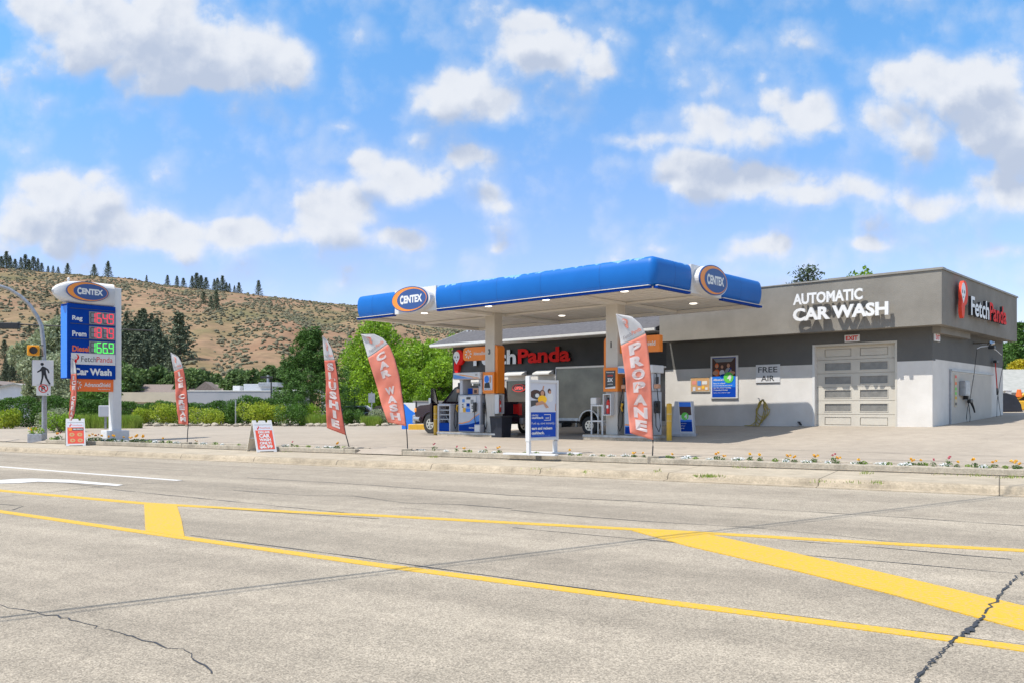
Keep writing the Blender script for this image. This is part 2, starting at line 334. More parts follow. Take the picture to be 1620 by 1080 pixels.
def hill_mat():
    m = bpy.data.materials.new('hillside'); m.use_nodes = True; nt = m.node_tree; N = nt.nodes; L = nt.links
    b = N['Principled BSDF']; b.inputs['Roughness'].default_value = .95; b.inputs['Specular IOR Level'].default_value = .1
    tc = N.new('ShaderNodeTexCoord')
    def cr(sc, det, stops, dist=0.):
        n = N.new('ShaderNodeTexNoise'); n.inputs['Scale'].default_value = sc; n.inputs['Detail'].default_value = det; n.inputs['Roughness'].default_value = .62; n.inputs['Distortion'].default_value = dist
        L.new(tc.outputs['Object'], n.inputs['Vector']); r = N.new('ShaderNodeValToRGB'); L.new(n.outputs['Fac'], r.inputs[0])
        e = r.color_ramp.elements
        e[0].position, e[0].color = stops[0][0], stops[0][1]+(1,); e[1].position, e[1].color = stops[-1][0], stops[-1][1]+(1,)
        for p, c in stops[1:-1]: k = e.new(p); k.color = c+(1,)
        return r.outputs[0]
    a = cr(.018, 7, [(.34, (.25, .148, .092)), (.46, (.275, .183, .116)), (.54, (.235, .172, .098)), (.64, (.165, .148, .076))])
    f = cr(.22, 6, [(.32, (.72, .72, .72)), (.68, (1.15, 1.12, 1.08))], .6)
    mx = N.new('ShaderNodeMix'); mx.data_type = 'RGBA'; mx.blend_type = 'MULTIPLY'; mx.inputs['Factor'].default_value = 1
    L.new(a, mx.inputs['A']); L.new(f, mx.inputs['B']); L.new(mx.outputs['Result'], b.inputs['Base Color'])
    return m
M['hill'] = hill_mat()

def peel_mat():                                       # blue canopy cladding, its film peeling along the top edge
    m = M['cblue'].copy(); m.name = 'canopy blue peeling at the top edge'; nt = m.node_tree; N = nt.nodes; L = nt.links; b = N['Principled BSDF']
    old = b.inputs['Base Color'].links[0].from_socket
    tc = N.new('ShaderNodeTexCoord'); sx = N.new('ShaderNodeSeparateXYZ'); L.new(tc.outputs['Object'], sx.inputs[0])
    n = N.new('ShaderNodeTexNoise'); n.inputs['Scale'].default_value = 4.5; n.inputs['Detail'].default_value = 7; L.new(tc.outputs['Object'], n.inputs['Vector'])
    n2 = N.new('ShaderNodeTexNoise'); n2.inputs['Scale'].default_value = .8; L.new(tc.outputs['Object'], n2.inputs['Vector'])
    a = N.new('ShaderNodeMath'); a.operation = 'MULTIPLY_ADD'; L.new(n.outputs['Fac'], a.inputs[0]); a.inputs[1].default_value = .42; L.new(sx.outputs['Z'], a.inputs[2])
    a2 = N.new('ShaderNodeMath'); a2.operation = 'MULTIPLY_ADD'; L.new(n2.outputs['Fac'], a2.inputs[0]); a2.inputs[1].default_value = .30; L.new(a.outputs[0], a2.inputs[2])
    g = N.new('ShaderNodeMath'); g.operation = 'GREATER_THAN'; g.inputs[1].default_value = 6.185; L.new(a2.outputs[0], g.inputs[0])
    mx = N.new('ShaderNodeMix'); mx.data_type = 'RGBA'; L.new(g.outputs[0], mx.inputs['Factor']); L.new(old, mx.inputs['A']); mx.inputs['B'].default_value = (.16, .34, .56, 1)
    L.new(mx.outputs['Result'], b.inputs['Base Color']); return m
M['peel'] = peel_mat()

# ------------------------------------------------------------------ mesh helpers
_fcache = {}
def font_mesh(s, bold=0., depth=0.):
    k = (s, bold, depth)
    if k not in _fcache:
        cu = bpy.data.curves.new('t', 'FONT'); cu.body = s; cu.offset = bold; cu.extrude = depth; cu.resolution_u = 3; cu.fill_mode = 'BOTH' if depth else 'FRONT'
        ob = bpy.data.objects.new('t', cu); C.objects.link(ob)
        dg = bpy.context.evaluated_depsgraph_get(); me = ob.evaluated_get(dg).to_mesh()
        V = np.array([v.co[:] for v in me.vertices]) if len(me.vertices) else np.zeros((0, 3)); F = [tuple(p.vertices) for p in me.polygons]
        ob.evaluated_get(dg).to_mesh_clear(); bpy.data.objects.remove(ob); bpy.data.curves.remove(cu)
        if len(V): V[:, :2] -= V[:, :2].min(0)
        _fcache[k] = (V, F)
    return _fcache[k]

class MB:
    def __init__(s): s.v = []; s.f = []; s.m = []; s.mats = []; s.sm = []
    def mi(s, m):
        m = M[m] if isinstance(m, str) else m
        if m not in s.mats: s.mats.append(m)
        return s.mats.index(m)
    def add(s, V, F, m, smooth=False):
        n = len(s.v); i = s.mi(m)
        s.v += [tuple(map(float, p)) for p in V]
        for f in F: s.f.append(tuple(int(a)+n for a in f)); s.m.append(i); s.sm.append(smooth)
        return s
    def box(s, x0, x1, y0, y1, z0, z1, m, taper=0):
        V = [(x0, y0, z0), (x1, y0, z0), (x1, y1, z0), (x0, y1, z0), (x0+taper, y0+taper, z1), (x1-taper, y0+taper, z1), (x1-taper, y1-taper, z1), (x0+taper, y1-taper, z1)]
        return s.add(V, [(0, 3, 2, 1), (4, 5, 6, 7), (0, 1, 5, 4), (1, 2, 6, 5), (2, 3, 7, 6), (3, 0, 4, 7)], m)
    def bbox(s, x0, x1, y0, y1, z0, z1, m, r=.02, seg=2):                       # bevelled box
        bm = bmesh.new(); bmesh.ops.create_cube(bm, size=1)
        for v in bm.verts: v.co = Vector(((x0+x1)/2+v.co.x*(x1-x0), (y0+y1)/2+v.co.y*(y1-y0), (z0+z1)/2+v.co.z*(z1-z0)))
        bmesh.ops.bevel(bm, geom=bm.edges[:], offset=r, segments=seg, affect='EDGES', profile=.5)
        bm.verts.index_update(); s.add([v.co for v in bm.verts], [[v.index for v in f.verts] for f in bm.faces], m); bm.free(); return s
    def prism(s, P, y0, y1, m, axis='y'):                                       # outline in (x,z), extruded along y
        n = len(P); sg = sum(P[i][0]*P[(i+1) % n][1]-P[(i+1) % n][0]*P[i][1] for i in range(n))
        if sg < 0: P = P[::-1]
        f = {'y': lambda p, t: (p[0], t, p[1]), 'z': lambda p, t: (p[0], p[1], t), 'x': lambda p, t: (t, p[0], p[1])}[axis]
        V = [f(p, y0) for p in P]+[f(p, y1) for p in P]
        F = [tuple(range(n)), tuple(range(2*n-1, n-1, -1))]+[(i, n+i, n+(i+1) % n, (i+1) % n) for i in range(n)]
        return s.add(V, F, m)
    def flat(s, P, y, m):                                                       # flat outline facing -y
        n = len(P); sg = sum(P[i][0]*P[(i+1) % n][1]-P[(i+1) % n][0]*P[i][1] for i in range(n))
        if sg < 0: P = P[::-1]
        return s.add([(p[0], y, p[1]) for p in P], [tuple(range(n))], m)
    def cyl(s, p0, p1, r0, r1, m, n=12, smooth=True, caps=True):
        p0, p1 = Vector(p0), Vector(p1); d = (p1-p0).normalized(); q = d.to_track_quat('Z', 'Y').to_matrix()
        V = []
        for p, r in ((p0, r0), (p1, r1)):
            for i in range(n): a = 2*math.pi*i/n; V.append(p+q @ Vector((r*math.cos(a), r*math.sin(a), 0)))
        s.add(V, [(i, (i+1) % n, n+(i+1) % n, n+i) for i in range(n)], m, smooth)
        if caps: s.add(V, [tuple(range(n-1, -1, -1)), tuple(range(n, 2*n))], m)
        return s
    def tube(s, P, r, m, n=8):
        P = [Vector(p) for p in P]; V = []; k = len(P)
        rr = r if isinstance(r, (list, tuple)) else [r]*k
        for i, p in enumerate(P):
            d = (P[min(i+1, k-1)]-P[max(i-1, 0)]).normalized(); q = d.to_track_quat('Z', 'Y').to_matrix()
            for j in range(n): a = 2*math.pi*j/n; V.append(p+q @ Vector((rr[i]*math.cos(a), rr[i]*math.sin(a), 0)))
        F = [(i*n+j, i*n+(j+1) % n, (i+1)*n+(j+1) % n, (i+1)*n+j) for i in range(k-1) for j in range(n)]
        s.add(V, F, m, True); s.add(V, [tuple(range(n-1, -1, -1)), tuple(range((k-1)*n, k*n))], m); return s
    def ball(s, c, r, m, n=10, sc=(1, 1, 1)):
        V = [(c[0]+r*sc[0]*math.sin(math.pi*i/n)*math.cos(2*math.pi*j/n), c[1]+r*sc[1]*math.sin(math.pi*i/n)*math.sin(2*math.pi*j/n), c[2]+r*sc[2]*math.cos(math.pi*i/n)) for i in range(n+1) for j in range(n)]
        return s.add(V, [(i*n+j, (i+1)*n+j, (i+1)*n+(j+1) % n, i*n+(j+1) % n) for i in range(n) for j in range(n)], m, True)
    def ell(s, cx, cz, rx, rz_, y, m, n=32, y1=None):
        P = [(cx+rx*math.cos(2*math.pi*i/n), cz+rz_*math.sin(2*math.pi*i/n)) for i in range(n)]
        return s.flat(P, y, m) if y1 is None else s.prism(P, y, y1, m)
    def txt(s, t, x, z, h, m, y=0., w=None, bold=.02, depth=0., cx=False, mp=None, ret=None):
        """text facing -y, lower left at (x,z); h = height of the drawn text, w = its width"""
        V, F = font_mesh(t, bold, depth/2/h*.72 if depth else 0.)
        if not len(V): return s
        H = V[:, 1].max(); W = V[:, 0].max(); k = h/H; kx = (w/W) if w else k
        X = V[:, 0]*kx; X = X+x-(W*kx/2 if cx else 0); Zz = V[:, 1]*k+z
        if depth: Y = y-depth/2-V[:, 2]/max(abs(V[:, 2]).max(), 1e-6)*depth/2
        else: Y = np.full(len(V), y)
        P = np.stack([X, Y, Zz], 1)
        if mp: P = [mp(*p) for p in P]
        if ret and depth:
            zz_ = V[:, 2]; fr = [f for f in F if abs(sum(zz_[i] for i in f)/len(f)) > abs(zz_).max()*.9]; sd_ = [f for f in F if abs(sum(zz_[i] for i in f)/len(f)) <= abs(zz_).max()*.9]
            s.add(P, sd_, ret); return s.add(P, fr, m)
        return s.add(P, F, m)
    def data(s, name):
        me = bpy.data.meshes.new(name); me.from_pydata(s.v, [], s.f)
        for m in s.mats: me.materials.append(m)
        me.polygons.foreach_set('material_index', s.m); me.polygons.foreach_set('use_smooth', s.sm); me.update(); return me
    def build(s, name, parent=None, Mx=None, label=None):
        o = bpy.data.objects.new(name, s.data(name)); C.objects.link(o)
        if parent: o.parent = parent
        if Mx is not None: o.matrix_world = Mx
        if label: o['label'] = label
        return o

def tag(o, label=None, cat=None, group=None, kind=None):
    for k, v in (('label', label), ('category', cat), ('group', group), ('kind', kind)):
        if v: o[k] = v
    return o
def thing(name, label, cat, Mx, group=None):
    o = bpy.data.objects.new(name, None); o.empty_display_size = .3; C.objects.link(o); o.matrix_world = Mx
    return tag(o, label, cat, group)
def copy_tree(o, parent=None):
    c = o.copy(); C.objects.link(c); c.parent = parent
    for ch in o.children: copy_tree(ch, c)
    return c
def struct(mb, name, Mx=None): return tag(mb.build(name, None, Mx), kind='structure')

# ------------------------------------------------------------------ logos
def oval_logo(mb, cx, cz, rx, rz_, y, t=None):
    """orange crescent, blue oval, white lettering with split baseline"""
    mb.ell(cx, cz, rx, rz_, y, 'logob', 40, y+(t or .05))
    mb.ell(cx, cz, rx*.955, rz_*.93, y-.004, 'logoo', 40)
    mb.ell(cx+rx*.125, cz+rz_*.01-.01, rx*.80, rz_*.80, y-.008, 'logob', 40)
    mb.txt('C', cx-rx*.50, cz-rz_*.36, rz_*.72, 'wlet', y-.012, w=rx*.20, bold=.05)
    mb.txt('ENTEX', cx-rx*.28, cz-rz_*.30, rz_*.60, 'wlet', y-.012, w=rx*1.0, bold=.05)
def drop(cx, top, bot, r, n=14):
    cz = top-r; P = [(cx, bot)]
    for i in range(n+1): a = -R(20)+R(220)*i/n; P.append((cx+r*math.cos(a), cz+r*math.sin(a)))
    return P
def panda(mb, x, z, h, y, red='bred', white='wlet', dark='black', t=0.):
    """red drop shaped P with a small white face; x,z lower left"""
    w = h*.60
    def fl(P, yy, m):
        if t: mb.prism(P, yy, y+.0+t, m)
        else: mb.flat(P, yy, m)
    fl([(x+w*.52+w*.46*math.cos(a*.2618), z+h*.66+h*.32*math.sin(a*.2618)) for a in range(24)], y, red)
    fl([(x+w*.28+w*.24*math.cos(a*.2618), z+h*.28+h*.28*math.sin(a*.2618)) for a in range(24)], y-.002, red)
    mb.flat([(x+w*.30+w*.32*math.cos(R(a)), z+h*.70+h*.22*math.sin(R(a))) for a in range(-20, 201, 20)]+[(x+w*.30, z+h*.38)], y-.006, white)
    for dx in (.16, .44): mb.ell(x+w*dx, z+h*.68, w*.055, h*.05, y-.009, dark, 10)
    mb.ell(x+w*.30, z+h*.54, w*.05, h*.02, y-.009, dark, 8)
def shield_logo(mb, x, z, r, y, m='wlet'):
    for k in range(8):
        a = k*math.pi/4; c, s_ = math.cos(a), math.sin(a)
        mb.flat([(x+r*.25*c, z+r*.25*s_), (x+r*.8*math.cos(a+.3), z+r*.8*math.sin(a+.3)), (x+r*c, z+r*s_), (x+r*.8*math.cos(a-.1), z+r*.8*math.sin(a-.1))], y, m)

# ================================================================== THE SETTING
def sheet(name, pts, zf, m, Mx=None):
    mb = MB(); mb.add([(p[0], p[1], zf(p[0], p[1])) for p in pts], [tuple(range(len(pts)))], m); return struct(mb, name, Mx)
g = MB(); nseg = 64
g.add([(0, 0, -.03)]+[(4000*math.cos(2*math.pi*i/nseg), 4000*math.sin(2*math.pi*i/nseg), -.03) for i in range(nseg)], [(0, i+1, (i+1) % nseg+1) for i in range(nseg)], 'earth')
struct(g, 'ground')
b = MB(); b.add([(-140, -16, 0), (90, -16, 0), (90, 16.86, 0), (-140, 16.86, 0)], [(0, 1, 2, 3)], 'road'); struct(b, 'road', MR)
# kerb (rounded nose) and pavement, then the low garden wall
b = MB(); b.prism([(16.8, -.02), (16.8, .012), (17.02, .02), (17.05, .09), (17.08, .13), (17.13, .148), (17.3, .152), (17.3, -.02)], -140, 90, 'kerbc', 'x'); struct(b, 'kerb', MR)
b = MB()
nx, ny = 60, 3
b.add([(-140, 17.3, .15), (90, 17.3, .15), (90, 19.32, .165), (-140, 19.32, .165)], [(0, 1, 2, 3)], 'concrete'); struct(b, 'pavement', MR)
# forecourt
def lot():
    xs = np.linspace(-75, 75, 151); V = []; F = []; ms = np.concatenate([np.linspace(19.3, 30, 30), np.linspace(31, 64, 24)])
    for a in ms:
        for e in xs:
            w = MR @ Vector((e, a, 0)); V.append((w.x, w.y, lotz(w.x, w.y) if a > 19.4 else .19))
    n = len(xs)
    for i in range(len(ms)-1):
        for j in range(n-1): F.append((i*n+j, i*n+j+1, (i+1)*n+j+1, (i+1)*n+j))
    b = MB(); b.add(V, F, 'lot', True); struct(b, 'forecourt')
lot()
def lot_line(pts, w, m):                               # sealed joint following the forecourt surface
    b = MB(); V = []
    for i, (e, a) in enumerate(pts):
        for k in (-1, 1): p = MR @ Vector((e, a+k*w[i]/2, 0)); V.append((p.x, p.y, lotz(p.x, p.y)+.008))
    b.add(V, [(2*i, 2*i+2, 2*i+3, 2*i+1) for i in range(len(pts)-1)], m); struct(b, 'forecourt_joint')
rj = random.Random(8)
pts = [(-26+.5*i, 21.1+rj.uniform(-.02, .02)) for i in range(90)]; lot_line(pts, [rj.uniform(.015, .045) for _ in pts], 'tar')
pts = [(-9+.5*i, 22.9+.25*math.sin(i*.25)+rj.uniform(-.04, .04)) for i in range(26)]; lot_line(pts, [rj.uniform(.005, .03) for _ in pts], 'tar')
# planting strip behind the forecourt on the left
sheet('gravel_strip', [(-90, 40), (-26, 54), (-4, 56), (8, 56), (8, 130), (-90, 130)], lambda x, y: .46, 'gravel')

# hill
RX = [-1500, -700, -200, 0, 50, 100, 200, 260, 330, 410, 500, 562, 620, 700, 760, 850, 1000, 1300, 1800, 2400]
RY = [430, 400, 405, 424, 429, 434, 441, 452, 459, 468, 479, 484, 492, 502, 510, 528, 560, 590, 600, 600]
def hill_pt(px, s):
    """px = bearing, s = 0 foot .. 1 crest .. >1 the far side"""
    u = (px-CX)/FPX; ry = float(np.interp(px, RX, RY)); crest = 470-.06*px
    foot = 165.; d = foot+(crest-foot)*s
    zr = EYE+(HY-ry)/FPX*crest
    z = zr*(s**.92) if s <= 1 else zr*max(0, 1-(s-1)*1.1)
    g_ = mnoise.noise(Vector((u*9+d*.004, d*.006, 1.3)))*.5+mnoise.noise(Vector((u*26-d*.012, d*.010, 4.1)))*.32
    z += g_*7*math.sin(math.pi*min(max(s, 0), 1))+ .25
    return Vector((u*d, d, max(z, 0.)))
def hill():
    px = np.linspace(-1500, 2400, 330); ss = np.concatenate([np.linspace(0, 1, 46), np.linspace(1.1, 1.95, 8)]); V = []; F = []
    for s in ss:
        for x in px: V.append(hill_pt(x, s))
    n = len(px)
    for i in range(len(ss)-1):
        for j in range(n-1): F.append((i*n+j, i*n+j+1, (i+1)*n+j+1, (i+1)*n+j))
    b = MB(); b.add(V, F, 'hill', True); struct(b, 'hillside')
hill()
# sagebrush over the slope: nobody could count it
def sage():
    base = []
    bm = bmesh.new(); bmesh.ops.create_icosphere(bm, subdivisions=1, radius=1); bm.verts.index_update()
    V0 = np.array([v.co[:] for v in bm.verts]); F0 = np.array([[v.index for v in f.verts] for f in bm.faces]); bm.free()
    Vs = []; Fs = []; k = 0; r = np.random.default_rng(3)
    for i in range(19000):
        px = r.uniform(-60, 900); s = r.uniform(.02, 1.0)**.8
        if mnoise.noise(Vector((px*.02, s*9, 7.)))*1.1+mnoise.noise(Vector((px*.07, s*26, 3.)))*.8+r.uniform(-.35, .35) < -.12: continue
        p = hill_pt(px, s); q = r.uniform(.22, .75)*(1.25 if r.random() < .1 else 1)
        V = V0*(1+r.uniform(-.3, .3, (len(V0), 1)))*np.array([q*r.uniform(.8, 1.3), q, q*r.uniform(.55, .8)])+np.array(p[:])+np.array([0, 0, q*.3])
        Vs.append(V); Fs.append(F0+k); k += len(V0)
    b = MB(); b.add(np.concatenate(Vs), np.concatenate(Fs), 'sage'); o = b.build('sagebrush'); tag(o, 'low grey green sagebrush dotted over the dry hillside', 'shrubs', kind='stuff')
sage()

# road markings and sealed cracks
def ribbon(mb, pts, w, m, z):
    P = [G(*p) if len(p) == 2 else Vector(p) for p in pts]; V = []
    for i, p in enumerate(P):
        d = (P[min(i+1, len(P)-1)]-P[max(i-1, 0)]).normalized(); n = Vector((-d.y, d.x, 0)); ww = w[i] if isinstance(w, list) else w
        V += [(p+n*ww/2).xy[:]+(z,), (p-n*ww/2).xy[:]+(z,)]
    mb.add(V, [(2*i+1, 2*i+3, 2*i+2, 2*i) for i in range(len(P)-1)], m)
    if m != 'tar':
        L0 = V[0::2]; L1 = V[1::2]
        for Q, fl in ((L0, 0), (L1, 1)): n = len(Q); mb.add(Q+[(x, y, .0005) for x, y, _ in Q], [(i, i+1, n+i+1, n+i) if fl else (i+1, i, n+i, n+i+1) for i in range(n-1)], m)
def skirt(mb, P, z, m): n = len(P); mb.add([(p.x, p.y, z) for p in P]+[(p.x, p.y, .0005) for p in P], [(i, (i+1) % n, n+(i+1) % n, n+i) for i in range(n)], m)
b = MB(); ribbon(b, [(-260, 747), (0, 775.5), (225, 795.5), (470, 809.5), (580, 814), (810, 826.5), (1000, 836.5), (1110, 842.5), (1360, 857), (1620, 870.5), (2100, 896)], .19, 'yellow', .006)
struct(b, 'road_marking_line')
b = MB(); ribbon(b, [(-300, 762), (0, 808.5), (225, 841), (600, 893.5), (810, 921), (1160, 966), (1510, 1011), (1620, 1026), (2100, 1091)], .15, 'yellow', .006)
struct(b, 'road_marking_line')
b = MB(); P = [G(*p) for p in [(1120, 845), (1225, 868), (1370, 900), (1500, 930), (1620, 959), (2000, 1045), (2000, 1100), (1620, 997), (1560, 981), (1410, 940), (1260, 903), (1090, 864), (1000, 839)]]
b.add([(p.x, p.y, .009) for p in P], [tuple(range(len(P)))[::-1]], 'yellow'); skirt(b, P, .009, 'yellow'); struct(b, 'road_marking_wedge')
b = MB(); P = [G(*p) for p in [(228, 796), (280, 799.5), (287, 822), (292, 849), (230, 840)]]
b.add([(p.x, p.y, .009) for p in P], [tuple(range(len(P)))[::-1]], 'yellow'); skirt(b, P, .009, 'yellow'); struct(b, 'road_marking_bar')
b = MB(); ribbon(b, [(-100, 729), (0, 737.5), (120, 747), (285, 759.5)], .13, 'wpaint', .006); struct(b, 'road_marking_white_line')
b = MB(); P = [G(*p) for p in [(-60, 762.5), (0, 759), (25, 757.3), (50, 756.6), (110, 758.6), (195, 766.5), (185, 768.5), (115, 763.4), (60, 761.5), (30, 763.8), (0, 764.5), (-60, 766)]]
b.add([(p.x, p.y, .008) for p in P], [tuple(range(len(P)))[::-1]], 'wpaint'); struct(b, 'road_marking_arrow')
def jag(pts, step=.35, amp=.02, seed=1):
    r = random.Random(seed); P = [G(*p) for p in pts]; out = []
    for a, c in zip(P, P[1:]):
        n = max(1, int((c-a).length/step))
        for i in range(n): q = a.lerp(c, i/n); out.append((q.x+r.uniform(-amp, amp), q.y+r.uniform(-amp, amp), 0))
    out.append(tuple(P[-1])); return out
cracks = [([(60, 757), (200, 776), (400, 796), (500, 806), (590, 815)], .035), ([(0, 786), (60, 780), (165, 768), (290, 761)], .03),
          ([(390, 755), (560, 765), (700, 775), (810, 783), (1000, 792), (1200, 804), (1400, 816), (1620, 831), (1900, 850)], .04),
          ([(370, 775), (480, 783), (560, 784), (640, 795), (720, 797), (810, 804)], .035), ([(810, 806), (900, 815), (1050, 826), (1180, 833), (1310, 845), (1400, 855), (1560, 866)], .03),
          ([(630, 802), (720, 811)], .02), ([(810, 834), (960, 848), (1120, 862), (1250, 876), (1450, 892), (1620, 908), (1800, 925)], .035),
          ([(1230, 853), (1400, 866), (1600, 884)], .03), ([(0, 957), (60, 968), (100, 976), (165, 995), (220, 1010), (250, 1021), (290, 1026), (315, 1043), (335, 1065)], .015),
          ([(0, 797), (38, 800), (20, 806)], .03), ([(100, 737), (300, 744), (520, 753)], .02), ([(500, 748), (590, 742)], .02), ([(330, 767), (410, 773)], .02)]
b = MB()
for i, (c, w) in enumerate(cracks):
    J = jag(c, .3, .015, i) if w > .018 else jag(c, .07, .028, i); ribbon(b, J, [w*random.uniform(.2, 1.1) for _ in J], 'tar', .003)
J = jag([(1640, 890), (1618, 905), (1590, 932), (1570, 955), (1558, 972)], .06, .022, 33); ribbon(b, J, [.018*random.uniform(.3, 1.5) for _ in J], 'tar', .011)
J = jag([(1556, 974), (1545, 985), (1530, 1000), (1512, 1010), (1500, 1024), (1485, 1038), (1465, 1055), (1450, 1073), (1445, 1090)], .03, .016, 34)
ribbon(b, J, [(.05 if 8 < i < 20 else .018)*random.uniform(.3, 1.5) for i, _ in enumerate(J)], 'tar', .011)
J = jag([(225, 796), (470, 812), (600, 820)], .5, .01, 5); ribbon(b, J, .025, 'tar', .0035)
J = jag([(300, 846), (560, 880), (800, 914), (1100, 954), (1500, 1004), (1620, 1019)], .4, .01, 6); ribbon(b, J, [random.uniform(.004, .03) for _ in J], 'tar', .0035)
struct(b, 'road_crack')

# ================================================================== LOW GARDEN WALL, BED, FLOWERS
def rp(e, m, z=0.): return MR @ Vector((e, m, z))
def px_e(px, m):                                       # e along the road where bearing px meets the line m
    u = (px-CX)/FPX; d = m/(rm.y+u*rm.x); return (MR.inverted() @ Vector((u*d, d, 0))).x
e0, e1 = px_e(565, 19.4), px_e(640, 19.4)
eL = px_e(75, 19.4)
def wall_seg(a, c, label):
    t = thing('garden_wall', label, 'low wall', MR @ Matrix.Translation((a, 19.32, 0)))
    L_ = c-a; w = MB(); w.bbox(0, L_, 0, .17, .1, .305, 'curbw', .015); w.build('front_beam', t)
    w = MB(); w.bbox(0, L_, .62, .74, .1, .325, 'curbw', .012); w.build('rear_beam', t)
    w = MB(); w.box(0.005, L_-.005, .172, .618, .1, .272, 'soil'); w.build('soil_bed', t)
wall_seg(eL, e0, 'low concrete garden wall running left from the slushie flag to the tall price sign')
wall_seg(e1, 60, 'long low concrete garden wall running right from the flag beside the pickup')
def leafquads(r, C_, S, n, up=.3):
    """n random leaf quads round centre C_ within radii S"""
    d = r.normal(size=(n, 3)); d /= np.linalg.norm(d, axis=1)[:, None]
    return np.array(C_)+d*np.array(S)*(r.uniform(.35, 1, (n, 1))**.5)
def quads(r, P, size, m, mb, asp=1., sizes=None):
    n = len(P); a = r.normal(size=(n, 3)); a /= np.linalg.norm(a, axis=1)[:, None]
    b_ = np.cross(a, r.normal(size=(n, 3))); b_ /= np.linalg.norm(b_, axis=1)[:, None]
    s = size*r.uniform(.6, 1.3, (n, 1)); A = a*s; B_ = b_*s*asp
    V = np.stack([P-A, P-B_*.6, P+A, P+B_*.6], 1).reshape(-1, 3); F = np.arange(4*n).reshape(n, 4)
    mb.add(V, F, m)
def flower_proto(kind, seed):
    r = np.random.default_rng(seed)
    names = {'m': 'marigold_plant', 'a': 'alyssum_plant', 'c': 'zinnia_plant', 'g': 'leafy_plant'}
    b = MB(); h = {'m': .15, 'a': .08, 'c': .22, 'g': .13}[kind]
    for k in range(5):
        a = r.uniform(0, 6.28); b.tube([(0, 0, 0), (.05*math.cos(a), .05*math.sin(a), h*.9)], .006, 'leafd', 4)
    quads(r, leafquads(r, (0, 0, h*.55), (.14, .10, h*.5), 46 if kind != 'c' else 26), .038, 'leafd' if kind != 'g' else 'leafg', b, .7)
    o = b.build(names[kind])
    f = MB()
    if kind == 'm':
        for k in range(2+seed % 2):
            c = r.uniform(-.09, .09, 3); 
            quads(r, leafquads(r, (c[0], c[1]*.6, h+.05+abs(c[2])), (.042, .042, .034), 34), .024, 'marig', f, .8)
    elif kind == 'a': quads(r, leafquads(r, (0, 0, h*.9), (.20, .12, .06), 130), .022, 'alys', f, .9)
    elif kind == 'c':
        for k in range(2):
            c = r.uniform(-.06, .06, 3); quads(r, leafquads(r, (c[0], c[1], h+.05+abs(c[2])), (.036, .036, .026), 24), .02, 'magen', f, .8)
    if kind != 'g': f.build('bloom', o)
    return o
protos = {k: [flower_proto(k, s) for s in ss] for k, ss in {'m': (1, 2, 5), 'a': (3, 4), 'c': (6,), 'g': (7, 8)}.items()}
used = set()
FL = {'m': ('orange marigold plant in the bed on the low wall', 'flower', 'orange marigolds along the garden bed'),
      'a': ('clump of tiny white flowers in the bed on the low wall', 'flower', 'white flower clumps along the garden bed'),
      'c': ('tall crimson flower in the bed on the low wall', 'flower', 'crimson flowers along the garden bed'),
      'g': ('small leafy green plant without blooms in the bed on the low wall', 'plant', 'leafy plants along the garden bed')}
def flower(kind, px, dm=0., z=.272, sc=1., mrow=19.74):
    k = random.choice(protos[kind])
    o = copy_tree(k) if k.name in used else k; used.add(k.name)
    e = px_e(px, mrow+dm); o.matrix_world = MR @ Matrix.Translation((e, mrow+dm, z)) @ Matrix.Rotation(random.uniform(0, 6.28), 4, 'Z') @ Matrix.Scale(sc*random.uniform(.8, 1.2), 4)
    tag(o, *FL[kind])
seq = [(904, 'm'), (917, 'g'), (938, 'a'), (952, 'g'), (968, 'a'), (990, 'a'), (1002, 'm'), (1005, 'm'), (1019, 'm'), (1057, 'g'), (1064, 'm'), (1082, 'a'), (1088, 'a'), (1101, 'g'), (1123, 'a'), (1135, 'm'), (1145, 'm'),
       (1167, 'a'), (1172, 'a'), (1187, 'm'), (1203, 'm'), (1226, 'g'), (1243, 'a'), (1246, 'm'), (1257, 'm'), (1276, 'a'), (1282, 'g'), (1289, 'm'), (1310, 'a'), (1318, 'c'), (1325, 'm'), (1352, 'a'), (1359, 'm'), (1366, 'g'),
       (1390, 'a'), (1398, 'a'), (1406, 'g'), (1425, 'a'), (1433, 'a'), (1438, 'm'), (1445, 'm'), (1454, 'm'), (1462, 'g'), (1476, 'c'), (1494, 'a'), (1500, 'c'), (1514, 'm'), (1533, 'g'), (1543, 'm'), (1556, 'a'), (1563, 'g'), (1574, 'm'), (1590, 'g'), (1606, 'm'), (1614, 'm'),
       (668, 'a'), (688, 'c'), (706, 'a'), (722, 'c'), (735, 'm'), (742, 'g'), (762, 'a'), (768, 'c'), (782, 'a'), (790, 'm'), (830, 'g'), (848, 'g'),
       (452, 'a'), (462, 'c'), (470, 'g'), (488, 'g'), (503, 'a'), (518, 'a'), (528, 'a'), (534, 'm'), (545, 'g'), (378, 'g'), (352, 'a'), (340, 'g'), (322, 'a'), (310, 'm'),
       (280, 'a'), (268, 'g'), (256, 'm'), (246, 'a'), (236, 'g'), (226, 'm'), (216, 'm'), (208, 'm'), (199, 'a'), (194, 'm'), (186, 'a'), (180, 'm'), (172, 'm'), (166, 'a'), (160, 'm'), (154, 'c'), (148, 'm'), (143, 'm'), (138, 'a'), (90, 'm'), (94, 'c'), (86, 'g'), (82, 'g')]
for px, k in seq: flower(k, px, random.uniform(-.12, .1), sc=.9 if px < 300 else .64)
